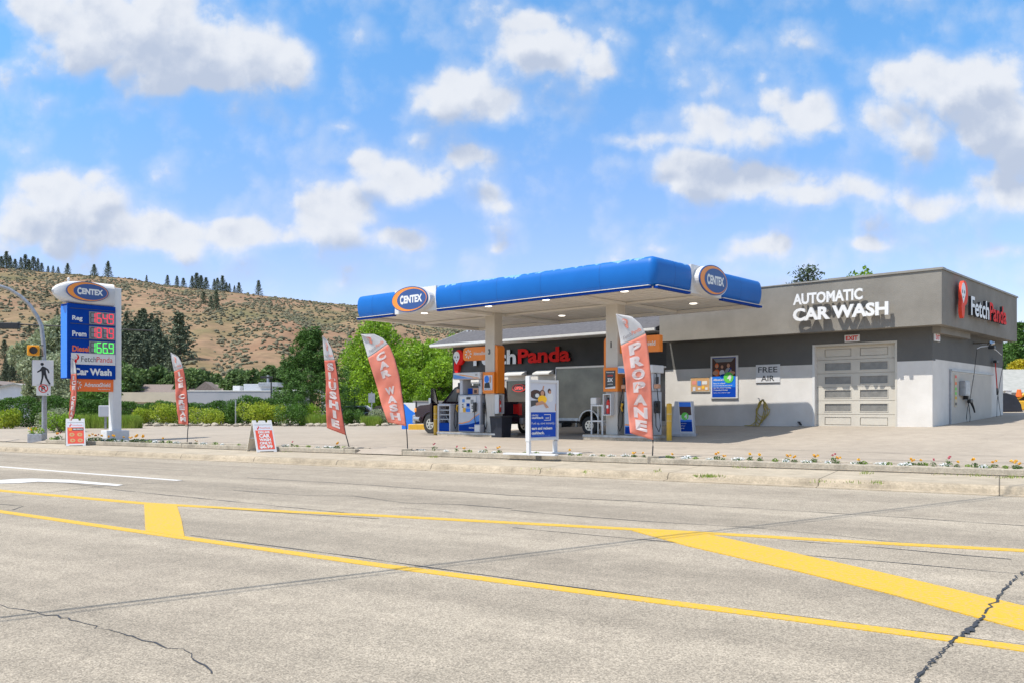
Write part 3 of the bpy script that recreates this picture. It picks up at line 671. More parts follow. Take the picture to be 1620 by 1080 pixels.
# weeds in the wall foot and pavement joints
def weeds():
    b = MB(); r = np.random.default_rng(5)
    for (px, py, w, n) in [(1180, 739, 25, 70), (1370, 748, 12, 40), (1545, 752, 30, 60), (1600, 755, 25, 80), (1120, 753.5, 22, 160), (1040, 745, 8, 20), (1388, 764, 10, 30), (1300, 762, 20, 16), (1350, 763, 14, 16), (925, 746, 8, 22), (860, 742, 30, 16), (1500, 750, 30, 30), (685, 722.5, 8, 60), (640, 716, 10, 24), (455, 714, 10, 14), (350, 708, 8, 24), (245, 702, 8, 10), (45, 697, 10, 60)]:
        for i in range(n):
            p = G(px+r.normal()*w*.5, py+r.normal()*.8, .16); h = r.uniform(.02, .07); a = r.uniform(0, 6.28); w_ = .008
            b.add([(p.x-w_, p.y, .16), (p.x+w_, p.y, .16), (p.x+.02*math.cos(a), p.y+.02*math.sin(a), .16+h)], [(0, 1, 2)], 'grass' if r.random() < .7 else 'drygrass')
    tag(b.build('weeds'), 'sparse weeds in the pavement joints and wall foot', 'weeds', kind='stuff')
weeds()

# flag base blocks standing in the wall
# ================================================================== SHOP AND CAR WASH
def wx(px, D0=26.8, x0=13.2):                          # bearing -> x along the facade plane (negative to the left)
    u = (px-CX)/FPX; return -((x0-u*D0)/(.734+.679*u))
shop = thing('car_wash_building', 'low grey and white stucco car wash building with a deep grey parapet', 'building', MW)
zb = 3.0; DX0, DX1 = -3.85, -1.09; DZ0, DZ1 = .84, 3.65
b = MB()
def wallpiece(x0, x1, z0, z1, m, y0=0., y1=.3): b.box(x0, x1, y0, y1, z0, z1, m)
XL = wx(1061)
wallpiece(XL-.2, DX0, -.2, zb, 'wstucco'); wallpiece(DX1, 0, -.2, zb, 'wstucco'); wallpiece(XL-.2, DX0, zb, 4.2, 'dstucco'); wallpiece(DX1, 0, zb, 4.2, 'dstucco'); wallpiece(DX0, DX1, DZ1, 4.2, 'dstucco')
SL = 8.6
b.box(-.3, 0, .3, SL, -.2, zb+.05, 'wstucco'); b.box(-.3, 0, .3, SL, zb+.05, 4.2, 'dstucco')
b.box(XL-.2, -.3, SL-.3, SL, -.2, 4.2, 'wstucco')
b.box(.002, .03, 1.35, 7.4, -.2, 1.05, 'fstucco') if False else None
b.build('wall', shop)
b = MB(); ov, sd = .8, .5; ft, fz = 5.69, 4.03
b.box(XL, sd, -ov, -ov+.25, fz, ft, 'fstucco'); b.box(sd-.25, sd, -ov+.25, SL-.1, fz, ft-.0, 'fstucco')
b.box(XL, XL+.25, -ov+.25, 1.2, fz, ft, 'fstucco'); b.box(XL+.25, sd-.25, -ov+.25, SL-.1, fz+.02, fz+.16, 'fstucco')
b.box(XL+.25, sd-.25, -ov+.25, SL-.1, 5.2, 5.3, 'cap')
b.build('parapet', shop)
b = MB(); b.box(.0, sd-.252, 0.0, 3.2, 3.83, fz+.018, 'fstucco'); b.build('soffit_beam', shop)
b = MB()
b.box(XL-.03, -4.2, -ov-.03, -ov+.3, ft+.001, ft+.035, 'cap'); b.box(-4.2, -3.0, -ov-.04, -ov+.3, ft+.001, ft+.05, 'cap'); b.box(-3.0, sd+.04, -ov-.04, -ov+.3, ft+.001, ft+.07, 'cap')
b.box(sd-.3, sd+.04, -ov+.3, SL-.06, ft+.001, ft+.06, 'cap'); b.build('parapet_cap', shop)
# sectional door
d = MB(); dy = .16; H = (DZ1-DZ0-.04)/6
d.box(DX0+.06, DX1-.04, dy+.05, dy+.09, DZ0, DZ1-.04, 'cream')
dw = DX1-DX0-.10; 
cols = [(DX0+.06+dw*.105, DX0+.06+dw*.445), (DX0+.06+dw*.555, DX0+.06+dw*.895)]
for i in range(6):
    z0 = DZ0+.0+i*H; z1 = z0+H-.012; wz0, wz1 = z0+H*.2, z1-H*.2
    xs = [DX0+.06, cols[0][0], cols[0][1], cols[1][0], cols[1][1], DX1-.04]
    d.box(xs[0], xs[5], dy, dy+.05, z0, wz0, 'cream'); d.box(xs[0], xs[5], dy, dy+.05, wz1, z1, 'cream')
    for k in (0, 2, 4): d.box(xs[k], xs[k+1], dy, dy+.05, wz0, wz1, 'cream')
    for (c0, c1) in cols:
        if i in (0, 5): d.box(c0+.02, c1-.02, dy+.012, dy+.05, wz0+.02, wz1-.02, 'cream')
door = d.build('roller_door', shop)
for i in range(1, 5):
    z0 = DZ0+i*H; wz0, wz1 = z0+H*.2, z0+H-.012-H*.2
    for (c0, c1) in cols:
        w = MB(); t = .03
        for (a0, a1, q0, q1) in ((c0-.015, c1+.015, wz0-.015, wz0+.008), (c0-.015, c1+.015, wz1-.008, wz1+.015), (c0-.015, c0+.008, wz0+.008, wz1-.008), (c1-.008, c1+.015, wz0+.008, wz1-.008)): w.box(a0, a1, dy-.012, dy+.01, q0, q1, 'cream')
        w.box(c0+.008, c1-.008, dy+.02, dy+.03, wz0+.008, wz1-.008, 'dglass'); w.build('window_panel', door)
b = MB(); b.box(DX0-.02, DX0+.06, -.015, dy-.002, DZ0-.1, DZ1+.02, 'trim'); b.box(DX1-.04, DX1+.02, -.012, dy-.002, DZ0-.1, DZ1+.02, 'cream'); b.box(DX0+.06, DX1-.04, -.012, dy-.002, DZ1-.05, DZ1+.02, 'cream'); b.build('door_frame', shop)
# lettering on the parapet
b = MB(); ly = -ov-.20
def lw(px): return wx(px, 26.0, 13.05)+.5              # along the parapet face
x0, x1 = lw(1259), lw(1368)
b.txt('AUTOMATIC', x0, 4.95, .37, 'wlet', ly, w=x1-x0, bold=.035, depth=.07)
x0, x1 = lw(1259), lw(1408.5)
b.txt('CAR WASH', x0, 4.40, .43, 'wlet', ly, w=x1-x0, bold=.04, depth=.08)
tag(b.build('raised_letters', None, MW), 'raised white letters reading automatic car wash on the grey parapet', 'sign')
# side wall sign : frame with x along the side wall
MS = MW @ Matrix.Translation((sd, -ov, 0)) @ Matrix.Rotation(R(90), 4, 'Z')
def sx_(px):
    u = (px-CX)/FPX; return (u*26.0-13.05)/(.679-.734*u)
sgn = thing('shop_sign', 'raised sign of red logo, white and red letters on the shaded side parapet', 'sign', MS)
b = MB(); panda(b, sx_(1508)-.1, 4.30, 1.22, -.22, t=.10); b.build('logo', sgn)
b = MB(); b.txt('Fetch', sx_(1523), 4.47, .62, 'wlet', -.12, w=sx_(1553)-sx_(1523)-.08, bold=.02, depth=.09, ret='black'); b.build('white_letters', sgn)
b = MB(); b.txt('Panda', sx_(1553), 4.47, .62, 'red', -.12, w=sx_(1579.5)-sx_(1553), bold=.02, depth=.09, ret='black'); b.build('red_letters', sgn)
# store part
XE = wx(716)
st = thing('store_building', 'long low shop with dark grey wall and grey shingle gable roof behind the pumps', 'building', MW)
XR = XL-.2-.002
b = MB(); b.box(XE, XR, 0, .3, 3.0, 4.6, 'sstucco')
wins = [(-21.2, -20.0, .9, 2.75), (wx(798), wx(838), .9, 2.82), (-15.2, -13.4, .6, 2.75), (-12.6, -10.6, 1.1, 2.8)]
xx = XE
for (a, c, z0, z1) in wins:
    b.box(xx, a, 0, .3, -.2, 3.0, 'wstucco'); b.box(a, c, 0, .3, z1, 3.0, 'wstucco'); b.box(a, c, 0, .3, -.2, z0, 'wstucco'); xx = c
b.box(xx, XR, 0, .3, -.2, 3.0, 'wstucco')
b.box(XE, XE+.3, .3, 11, -.2, 4.6, 'sstucco'); b.box(XE+.3, XR, 10.7, 11, -.2, 4.6, 'sstucco')
b.prism([(0.0, 4.6), (11, 4.6), (5.5, 6.35)], XE, XE+.2, 'sstucco', 'x')
b.build('wall', st)
for i, (a, c, z0, z1) in enumerate(wins):
    w = MB(); t = .07
    for (p0, p1, q0, q1) in ((a, c, z0, z0+t), (a, c, z1-t, z1), (a, a+t, z0+t, z1-t), (c-t, c, z0+t, z1-t), ((a+c)/2-.03, (a+c)/2+.03, z0+t, z1-t))[:4 if i == 1 else 5]: w.box(p0, p1, .04, .12, q0, q1, 'trim')
    f = w.build('door' if i == 2 else 'window', st); w = MB(); w.box(a+t, c-t, .08, .10, z0+t, z1-t, 'glass'); w.build('pane', f)
b = MB(); ovh = .75; e_z = 4.6
def roofz(y): return e_z+.34*(y+ovh) if y < 5.5 else e_z+.34*(5.5+ovh)-.34*(y-5.5)
x0, x1 = XE-.75, XR
V = [(x0, -ovh, e_z), (x1, -ovh, e_z), (x1, 5.5, roofz(5.5)), (x0, 5.5, roofz(5.5)), (x0, 11.75, e_z), (x1, 11.75, e_z)]
V += [(p[0], p[1], p[2]-.14) for p in V]
b.add(V, [(0, 1, 2, 3), (3, 2, 5, 4), (6, 9, 8, 7), (9, 10, 11, 8), (0, 3, 9, 6), (3, 4, 10, 9), (1, 7, 8, 2), (2, 8, 11, 5), (4, 5, 11, 10), (0, 6, 7, 1)], 'shingle'); b.build('roof', st)
b = MB(); b.box(x0-.02, x1, -ovh-.09, -ovh-.002, e_z-.12, e_z-.02, 'trim'); b.box(x0-.02, x1, -ovh-.04, .0, e_z-.15, e_z-.122, 'trim')
b.build('gutter', st)
b = MB()
b.add([(x0-.03, -ovh, e_z+.01), (x0-.03, 5.5, roofz(5.5)+.01), (x0-.03, 5.5, roofz(5.5)-.17), (x0-.03, -ovh, e_z-.17), (x0-.003, -ovh, e_z+.01), (x0-.003, 5.5, roofz(5.5)+.01), (x0-.003, 5.5, roofz(5.5)-.17), (x0-.003, -ovh, e_z-.17)], [(0, 3, 2, 1), (4, 5, 6, 7), (0, 1, 5, 4), (3, 7, 6, 2), (0, 4, 7, 3), (1, 2, 6, 5)], 'trim'); b.build('rake_board', st)
for k, (dx) in enumerate((0., .28, .5)):
    b = MB(); yy = 1.4; b.cyl((x0+.35+dx, yy, roofz(yy)-.1), (x0+.35+dx, yy, roofz(yy)+1.15-.2*k), .05, .05, 'pipe', 10)
    b.cyl((x0+.35+dx, yy, roofz(yy)+1.15-.2*k), (x0+.35+dx, yy, roofz(yy)+1.2-.2*k), .075, .075, 'pipe', 10); b.build('vent_pipe', st)
# small pale wedges shaped in place of canopy light strips on the wall
for (a, c) in ((wx(803), wx(833)), (wx(850), wx(876))):
    b = MB(); b.add([(a, -.35, 3.04), (c, -.35, 3.04), (c, -.002, 3.18), (a, -.002, 3.18), (a, -.35, 2.98), (c, -.35, 2.98), (c, -.002, 2.98), (a, -.002, 2.98)], [(0, 1, 2, 3), (4, 7, 6, 5), (0, 4, 5, 1), (1, 5, 6, 2), (0, 3, 7, 4), (2, 6, 7, 3)], 'trim'); b.build('pale_wedge', st)
sg = thing('shop_sign', 'large raised sign of red logo, white and red letters on the dark grey store wall', 'sign', MW)
xa, xb, xc = wx(752), wx(822.5), wx(905)
b = MB(); panda(b, wx(722), 3.18, 1.15, -.2, red='red', t=.15); b.build('logo', sg)
b = MB(); b.txt('Fetch', xa, 3.5, .66, 'wlet', -.05, w=xb-xa-.12, bold=.035, depth=.10, ret='black'); b.build('white_letters', sg)  # black letter sides, here and on Panda, paint in the letters' shadow
b = MB(); b.txt('Panda', xb, 3.5, .66, 'red', -.05, w=xc-xb, bold=.035, depth=.10, ret='black'); b.build('red_letters', sg)
b = MB(); n_ = MB(); zo = 2.42; xo = wx(821)
b.ell(xo, zo, .42, .18, -.03, 'sred', 28, .03); b.ell(xo, zo, .37, .14, -.034, 'segoff', 28); o = b.build('open_sign', None, MW); n_.txt('OPEN', xo, zo-.07, .14, 'neon', -.04, w=.5, bold=.03, cx=True); n_.build('lettering', o)
tag(o, 'oval lit open sign in the store window behind the pickup bed', 'sign')

# things on the car wash wall
def wall_thing(name, label, cat, xc, zc, rot=0): return thing(name, label, cat, MW @ Matrix.Translation((xc, -.004, zc)))
# exit sign
def exit_sign(Mx, label, glow=False):
    t = thing('exit_sign', label, 'sign', Mx); b = MB(); b.bbox(-.25, .25, -.06, 0, -.115, .115, 'wlet', .012); b.build('plate', t)
    b = MB(); b.txt('EXIT', 0, -.075, .15, 'sred', -.063, w=.40, bold=.04, cx=True); b.build('lettering', t)
exit_sign(MW @ Matrix.Translation((wx(1348.5), -.004, 3.82)), 'red and white exit sign above the roller door')
exit_sign(MW @ Matrix.Translation((.004, .32, 3.72)) @ Matrix.Rotation(R(90), 4, 'Z'), 'red and white exit sign round the corner on the shaded side wall')
# poster
def people_print(mb, x0, x1, z0, z1, y, kind):
    W = x1-x0; H_ = z1-z0
    def e(fx, fz, rx, rz_, m, k): mb.ell(x0+W*fx, z0+H_*fz, W*rx, H_*rz_, y-.001*k, m, 18)
    if kind == 'car':
        mb.flat([(x0, z0), (x1, z0), (x1, z1), (x0, z1)], y, 'dkhair')
        e(.5, .9, .34, .1, 'gren', 1) if False else None
        mb.flat([(x0+W*.05, z1-H_*.02), (x0+W*.95, z1-H_*.02), (x0+W*.82, z1-H_*.22), (x0+W*.18, z1-H_*.22)], y-.001, 'segbg')
        for (fx, fz, s_, sh, sk) in ((.2, .55, .8, 'ored', 1), (.43, .52, .75, 'paper', 2), (.7, .58, .95, 'greyw', 3)):
            e(fx, fz+.04, .10*s_, .17*s_, 'dkhair' if fx > .3 else 'ored', sk); e(fx, fz, .07*s_, .12*s_, 'skin', sk+1); e(fx, fz-.34, .15*s_, .24*s_, sh, sk)
        mb.flat([(x0+W*.62, z0+H_*.1), (x0+W*.67, z0+H_*.1), (x0+W*.84, z0+H_*.46), (x0+W*.79, z0+H_*.46)], y-.006, 'nblue')
        e(.85, .18, .14, .10, 'skin', 6); e(.14, .2, .12, .12, 'skin', 6); e(.5, .03, .16, .1, 'nblue', 7)
    else:
        mb.flat([(x0, z0), (x1, z0), (x1, z1), (x0, z1)], y, 'paper')
        e(.2, .62, .22, .16, 'dkhair', 1); e(.24, .55, .13, .11, 'segoff', 2); e(.26, .58, .08, .07, 'wlet', 3)
        mb.flat([(x0, z0+H_*.18), (x0+W*.45, z0+H_*.32), (x0+W*.3, z0+H_*.42), (x0, z0+H_*.4)], y-.002, 'segoff')
        e(.46, .62, .12, .16, 'dkhair', 4); e(.46, .66, .07, .09, 'skin', 5); e(.46, .44, .18, .15, 'marig', 5)
        mb.flat([(x0+W*.2, z0+H_*.32), (x0+W*.45, z0+H_*.40), (x0+W*.6, z0+H_*.30), (x0+W*.72, z0+H_*.16), (x0+W*.6, z0+H_*.14), (x0+W*.5, z0+H_*.28), (x0+W*.2, z0+H_*.22)], y-.007, 'skin')
        mb.flat([(x0+W*.44, z0+H_*.74), (x0+W*.5, z0+H_*.74), (x0+W*.54, z0+H_*.92), (x0+W*.49, z0+H_*.92)], y-.003, 'skin')
        e(.74, .74, .07, .09, 'dkhair', 2); e(.76, .70, .05, .06, 'skin', 3); e(.78, .52, .12, .16, 'wlet', 2)
        mb.flat([(x0+W*.97, z0+H_*.05), (x1, z0+H_*.05), (x1, z0+H_*.3), (x0+W*.98, z0+H_*.3)], y-.002, 'skin')
x0, x1 = wx(1125), wx(1168); dd = 31.6; z0, z1 = 1.86, 3.44
t = thing('poster', 'framed poster with three people in a car over blue text on the car wash wall', 'poster', MW @ Matrix.Translation((x0, -.004, 0)))
W_ = x1-x0; b = MB(); b.bbox(0, W_, -.06, 0, z0, z1, 'wht', .01); b.box(.075, W_-.075, -.064, -.055, z0+.05, z1-.06, 'cbblue'); b.build('frame', t)
b = MB(); people_print(b, .08, W_-.08, z0+(z1-z0)*.52, z1-.08, -.068, 'car')
b.flat([(.08, z0+.42), (W_-.08, z0+.42), (W_-.08, z0+(z1-z0)*.52), (.08, z0+(z1-z0)*.52)], -.067, 'sblue')
b.ell(W_*.68, z0+(z1-z0)*.49, .2, .2, -.078, 'gren', 24); b.txt('4', W_*.68-.05, z0+(z1-z0)*.49-.11, .22, 'wlet', -.082, bold=.05); b.txt('c', W_*.68+.07, z0+(z1-z0)*.49-.0, .07, 'wlet', -.082, bold=.03)
b.txt('AllSaveCard', .13, z0+.66, .08, 'wlet', -.072, w=.42, bold=.03)
for k, (s_, w_) in enumerate((('Save 4c a litre*', .50), ('get more every day and more on', .78), ('get 10c every Tuesday,', .74), ('Wednesday & Sunday.', .60))): b.txt(s_, .13, z0+.54-.085*k, .055, 'wlet', -.072, w=w_, bold=.02)
b.txt('terms and conditions apply', .13, z0+.2, .03, 'offw', -.072, w=.7); b.build('print', t)
# cork board
x0, x1 = wx(1093), wx(1123.5)
t = thing('notice_board', 'small cork notice board with pinned papers left of the poster', 'board', MW @ Matrix.Translation((x0, -.004, 0)))
W_ = x1-x0; b = MB(); b.box(0, W_, -.04, 0, 2.12, 2.68, 'bwood'); b.box(.03, W_-.03, -.045, -.035, 2.15, 2.65, 'cork'); b.build('panel', t)
b = MB()
for (fx, fz, w_, h_, m_) in ((.06, .5, .22, .28, 'fpink'), (.1, .02, .14, .3, 'paper'), (.36, .42, .2, .36, 'lblue'), (.4, .1, .12, .16, 'wlet'), (.62, .5, .26, .25, 'offw'), (.62, .18, .12, .2, 'marig'), (.8, .08, .12, .2, 'wlet')):
    a = .03+(W_-.06)*fx; c = 2.15+.5*fz; b.box(a, a+(W_)*w_, -.052, -.046, c, c+.5*h_, m_)
b.build('papers', t)
# free air sign
x0, x1 = wx(1196), wx(1234)
t = thing('free_air_sign', 'flat white sign reading free air on the car wash wall', 'sign', MW @ Matrix.Translation((x0, -.004, 0)))
W_ = x1-x0; b = MB(); b.box(0, W_, -.02, 0, 2.42, 3.06, 'wht'); b.box(.0, W_, -.03, 0, 2.40, 2.415, 'black'); b.build('plate', t)
b = MB(); b.txt('FREE', W_/2, 2.78, .20, 'segoff', -.024, w=W_*.80, bold=.012, cx=True); b.txt('AIR', W_/2, 2.47, .20, 'segoff', -.024, w=W_*.56, bold=.012, cx=True); b.build('lettering', t)
# yellow air hose
xh = wx(1208)
t = thing('air_hose', 'coiled yellow air hose hanging on the wall under the free air sign', 'hose', MW @ Matrix.Translation((xh, -.05, 0)))
b = MB(); r = random.Random(4)
for k in range(4):
    P = []; w1 = .13+.045*k; dz = .95-.12*k; tilt = -.22+.09*k
    for i in range(27):
        a = 2*math.pi*i/26; zz = 1.78-dz/2+dz/2*math.cos(a); P.append((w1*math.sin(a)*(1.0 if zz < 1.5 else .7)+tilt*(1.78-zz)/dz, -.02-.02*k, zz))
    b.tube(P, .016, 'yhose', 6)
b.tube([(-.2, -.03, 1.1), (-.34, -.06, .95), (-.42, -.15, .88), (-.62, -.2, .875), (-.4, -.28, .875), (-.2, -.2, .875), (.0, -.25, .875)], .016, 'yhose', 6); b.build('hose', t)
b = MB(); b.cyl((0, .04, 1.80), (0, -.09, 1.80), .025, .025, 'black'); b.cyl((-.18, .04, 1.86), (-.18, -.02, 1.86), .02, .02, 'galv'); b.build('hook', t)
t = thing('wall_tap', 'small black tap and pipe stub low on the wall left of the roller door', 'tap', MW @ Matrix.Translation((wx(1266), -.004, .98)))
b = MB(); b.tube([(0, 0, 0), (0, -.1, 0), (.04, -.15, -.03), (.12, -.2, -.05)], .03, 'black', 8); b.build('pipe', t)
b = MB(); b.bbox(-.06, .02, -.12, -.04, .02, .06, 'black', .01); b.build('handle', t)
# wall lights at the corner
for k, dx in enumerate((.13,)):
    t = thing('security_light', 'twin white floodlights under the corner of the parapet', 'light', MW @ Matrix.Translation((.12, -.45, fz)))
    b = MB(); b.cyl((0, 0, 0), (0, 0, -.06), .06, .06, 'wht'); b.build('base', t)
    for s_ in (-1, 1):
        b = MB(); b.cyl((0.04*s_, 0, -.06), (.10*s_, -.05, -.09), .02, .02, 'wht'); b.cyl((.08*s_, -.03, -.08), (.17*s_, -.12, -.14), .035, .065, 'wht', 14); b.build('lamp_head', t)
# side wall: panel door, sheet, meter box, hoses
MSW = MW @ Matrix.Rotation(R(90), 4, 'Z')              # x along the side wall (away), front faces right
def sw(px):
    u = (px-CX)/FPX; return (u*26.8-13.2)/(.679-.734*u)
t = thing('wash_bay_panel', 'ribbed beige wash bay panel on the shaded side wall', 'panel', MSW)
xa, xb = sw(1502), sw(1567)
b = MB()
b.box(xa, xb, -.05, -.004, .95, 2.72, 'beige')
for i in range(int((xb-xa)/.11)): b.box(xa+.02+i*.11, xa+.07+i*.11, -.062, -.05, .98, 2.68, 'beige')
b.build('sheet', t); b = MB(); b.box(xa-.05, xb+.05, -.09, -.004, 2.722, 2.78, 'galv'); b.box(xa-.05, xa-.002, -.06, -.004, .9, 2.72, 'galv'); b.build('frame', t)
t = thing('coin_box', 'square grey coin box on the ribbed panel of the side wall', 'box', MSW @ Matrix.Translation((sw(1518), -.064, 0)))
b = MB(); b.bbox(-.28, .28, -.18, 0, 1.92, 2.42, 'galv', .015); b.build('body', t); b = MB(); b.box(-.24, .24, -.19, -.181, 1.96, 2.38, 'galv'); b.box(.1, .24, -.17, -.02, 1.80, 1.919, 'black'); b.build('door', t)
t = thing('price_notice', 'narrow yellow and red notice strip beside the coin box', 'sign', MSW @ Matrix.Translation((sw(1508), -.064, 0)))
b = MB(); b.box(-.16, .10, -.02, 0, 1.55, 2.62, 'sidt'); b.build('plate', t); b = MB()
for z_, m_ in ((2.5, 'sred'), (2.28, 'ored'), (2.1, 'gren'), (1.95, 'gren'), (1.8, 'marig'), (1.6, 'black')): b.box(-.12, .06, -.026, -.021, z_, z_+.09, m_)
b.build('print', t)
t = thing('wash_boom', 'ceiling boom with floodlights and two arms over the wash bay wall', 'boom', MSW @ Matrix.Translation((sw(1539), 0, 0)))
b = MB(); b.cyl((0, -.004, 3.78), (0, -.6, 3.72), .035, .035, 'steel'); b.build('bracket', t)
b = MB(); b.tube([(0, -.5, 3.66), (-.7, -.42, 3.60), (-1.05, -.4, 3.52)], .013, 'wht', 6); b.build('arm', t)
b = MB(); b.tube([(0, -.5, 3.66), (1.0, -.5, 3.56), (1.9, -.45, 3.44)], .013, 'wht', 6); b.build('arm', t)
for s_ in (-1, 1):
    b = MB(); b.cyl((.08*s_, -.5, 3.72), (.18*s_, -.62, 3.77), .04, .06, 'steel', 12); b.build('lamp_head', t)
b = MB(); b.bbox(-.12, .12, -.7, -.5, 3.55, 3.66, 'black', .02); b.build('swivel', t)
def hose_thing(label, pts, head):
    t = thing('wash_hose', label, 'hose', MSW); b = MB(); b.tube(pts, .011, 'black', 6); b.build('hose', t)
    return t
x_ = sw(1527)-.15
t = hose_thing('black pressure hose with spray gun hanging left on the side wall', [(x_, -.4, 3.5), (x_, -.3, 2.6), (x_-.02, -.2, 1.9), (x_-.06, -.18, 1.75), (x_-.3, -.18, 1.5), (x_-.42, -.18, 1.15), (x_-.38, -.2, 1.0), (x_-.2, -.22, .98), (x_-.05, -.2, 1.2), (x_-.1, -.16, 1.7)], 0)
b = MB(); b.bbox(x_-.12, x_+.18, -.24, -.12, 1.68, 1.82, 'black', .03); b.tube([(x_+.1, -.18, 1.74), (x_+.35, -.2, 1.52), (x_+.5, -.2, 1.36)], [.05, .035, .025], 'black', 8); b.build('spray_gun', t)
x_ = sw(1568)
t = hose_thing('black hose with red handled brush hanging right on the side wall', [(x_, -.45, 3.44), (x_+.02, -.3, 2.6), (x_-.03, -.2, 1.8), (x_-.1, -.2, 1.1), (x_+.15, -.25, 1.0), (x_+.55, -.2, 1.1), (x_+.3, -.18, 1.7), (x_+.15, -.16, 2.2)], 0)
b = MB(); b.tube([(x_+.05, -.12, 3.2), (x_+.12, -.14, 2.6), (x_+.17, -.15, 2.25)], .022, 'sred', 6); b.tube([(x_+.17, -.15, 2.25), (x_+.2, -.15, 2.0)], .03, 'black', 6); b.build('handle', t)
b = MB(); b.bbox(x_-.1, x_+.3, -.2, -.08, 3.18, 3.28, 'black', .02); b.build('brush_head', t)

# ================================================================== CANOPY
cl, cd = 13.63, 6.85; z0, z1 = 5.0, 5.84
can = thing('fuel_canopy', 'large blue edged fuel canopy with white oval logo panels and pale soffit', 'canopy', MK)
b = MB()
V = []; W0 = -cl+.25
b.box(-cl+.28, -.28, .28, cd-.28, z0+.06, z0+.1, 'soffit')
b.build('soffit', can)
b = MB()
for i in range(1, 16): b.box(-cl+.3, -.3, .28+i*(cd-.56)/16-.006, .28+i*(cd-.56)/16+.006, z0+.052, z0+.062, 'beige')
b.build('soffit_seams', can)
for a in (3.45, 9.0):
    b = MB(); b.box(-a-.25, -a+.25, .3, cd-.3, z0-.05, z0+.05, 'soffit'); b.build('soffit_beam', can)
b = MB(); b.box(-cl+.3, -.3, 3.3, 3.6, z0-.02, z0+.049, 'soffit'); b.build('soffit_beam', can)
b = MB(); b.box(-cl+.3, -.3, .3, cd-.3, z1-.12, z1-.04, 'cap'); b.build('deck', can)
prof = [(0.30, 0.0), (0.10, 0.0), (.045, .05), (.01, .14), (-.02, .30), (-.03, .45), (-.015, .62), (.02, .74), (.08, .81), (.18, .84), (.30, .84)]
def ring(mb, segs, m):
    """sweep the rounded fascia profile along one side; segs = points (x,y) and outward direction per point"""
    V = []; n = len(prof)
    for (px_, py_, ox, oy) in segs:
        for (o, h) in prof: V.append((px_-ox*o, py_-oy*o, z0+h))
    F = []
    for i in range(len(segs)-1):
        for j in range(n-1): F.append((i*n+j, (i+1)*n+j, (i+1)*n+j+1, i*n+j+1))
    mb.add(V, F, m, True)
    for k, i in ((0, 0), (1, len(segs)-1)):
        q = [i*n+j for j in range(n)]; mb.add(V, [tuple(q if k else q[::-1])], m)
def corner(cx, cy, a0, a1, r=.22, n=7):
    out = []
    for i in range(n):
        a = R(a0+(a1-a0)*i/(n-1)); out.append((cx+r*math.cos(a), cy+r*math.sin(a), math.cos(a), math.sin(a)))
    return out
r_ = .22
fa, fb, sa, sb = -11.30, -9.04, 2.03, 3.93
b = MB(); ring(b, [(fb, 0, 0, -1), (-6.5, 0, 0, -1), (-4.4, 0, 0, -1), (-2.2, 0, 0, -1)]+corner(-r_, r_, -90, 0)+[(0, sa, 1, 0)], 'peel'); b.build('fascia', can)
b = MB(); ring(b, [(0, sb, 1, 0)]+corner(-r_, cd-r_, 0, 90)+[(-cl+r_, cd, 0, 1)]+corner(-cl+r_, cd-r_, 90, 180)+corner(-cl+r_, r_, 180, 270)+[(fa, 0, 0, -1)], 'cblue'); b.build('fascia', can)
# joints, drip strip
b = MB(); M['joint'] = mat('canopy joint', (.002, .06, .25), .6)
def joint(px_, py_, ox, oy):
    q = prof[2:9]; tx, ty = oy*.005, ox*.005; n = len(q)
    V = [(px_-ox*(o-.004)+k*tx, py_-oy*(o-.004)+k*ty, z0+h) for k in (-1, 1) for (o, h) in q]
    b.add(V, [(i, i+1, n+i+1, n+i) for i in range(n-1)], 'joint')
for x in (-12.6, -7.8, -6.1, -4.2, -1.9): joint(x, 0, 0, -1)
for y in (1.1, 5.2): joint(0, y, 1, 0)
b.build('fascia_joints', can)
b = MB()
for (x0, x1) in ((-cl+.1, fa-.05), (fb+.05, -.15)):
    b.box(x0, x1, -.05, .05, z0-.02, z0+.0-.001, 'trim'); b.box(x0, x1, -.02, .12, z0-.085, z0-.021, 'nblue')
for (y0, y1) in ((.15, sa-.05), (sb+.05, cd-.1)):
    b.box(-.05, .05, y0, y1, z0-.02, z0-.001, 'trim'); b.box(-.12, .02, y0, y1, z0-.085, z0-.021, 'nblue')
b.box(-cl+.2, -.2, cd-.3, cd-.02, z0-.06, z0+.05, 'soffit'); b.box(-cl+.02, -cl+.3, .2, cd-.3, z0-.06, z0+.05, 'soffit')
b.build('drip_edge', can)
# logo panels
def logo_panel(Mx, w=2.24, k=1.):
    p = MB()
    p.box(-w/2, w/2, -.0, .3, -.04, .83, 'wht'); p.ell(.05, .40, 1.0*k, .47, -.22, 'wht', 40, .0); o = p.build('logo_panel', can); o.matrix_basis = Mx
    q = MB(); oval_logo(q, -.02, .41, .98*k, .46, -.26, .04); q.build('logo', o); return o
logo_panel(Matrix.Translation(((fa+fb)/2, 0, z0)))
logo_panel(Matrix.Translation((0, (sa+sb)/2, z0)) @ Matrix.Rotation(R(90), 4, 'Z'), 1.86, .88)
for bb in (.85, 4.95):
    for a in (1.6, 4.7, 7.3, 10.6):
        b = MB(); b.cyl((-a, bb, z0+.058), (-a, bb, z0+.03), .20, .18, 'wht', 20); b.cyl((-a, bb, z0+.029), (-a, bb, z0+.015), .13, .11, 'lamp', 20); b.build('downlight', can)
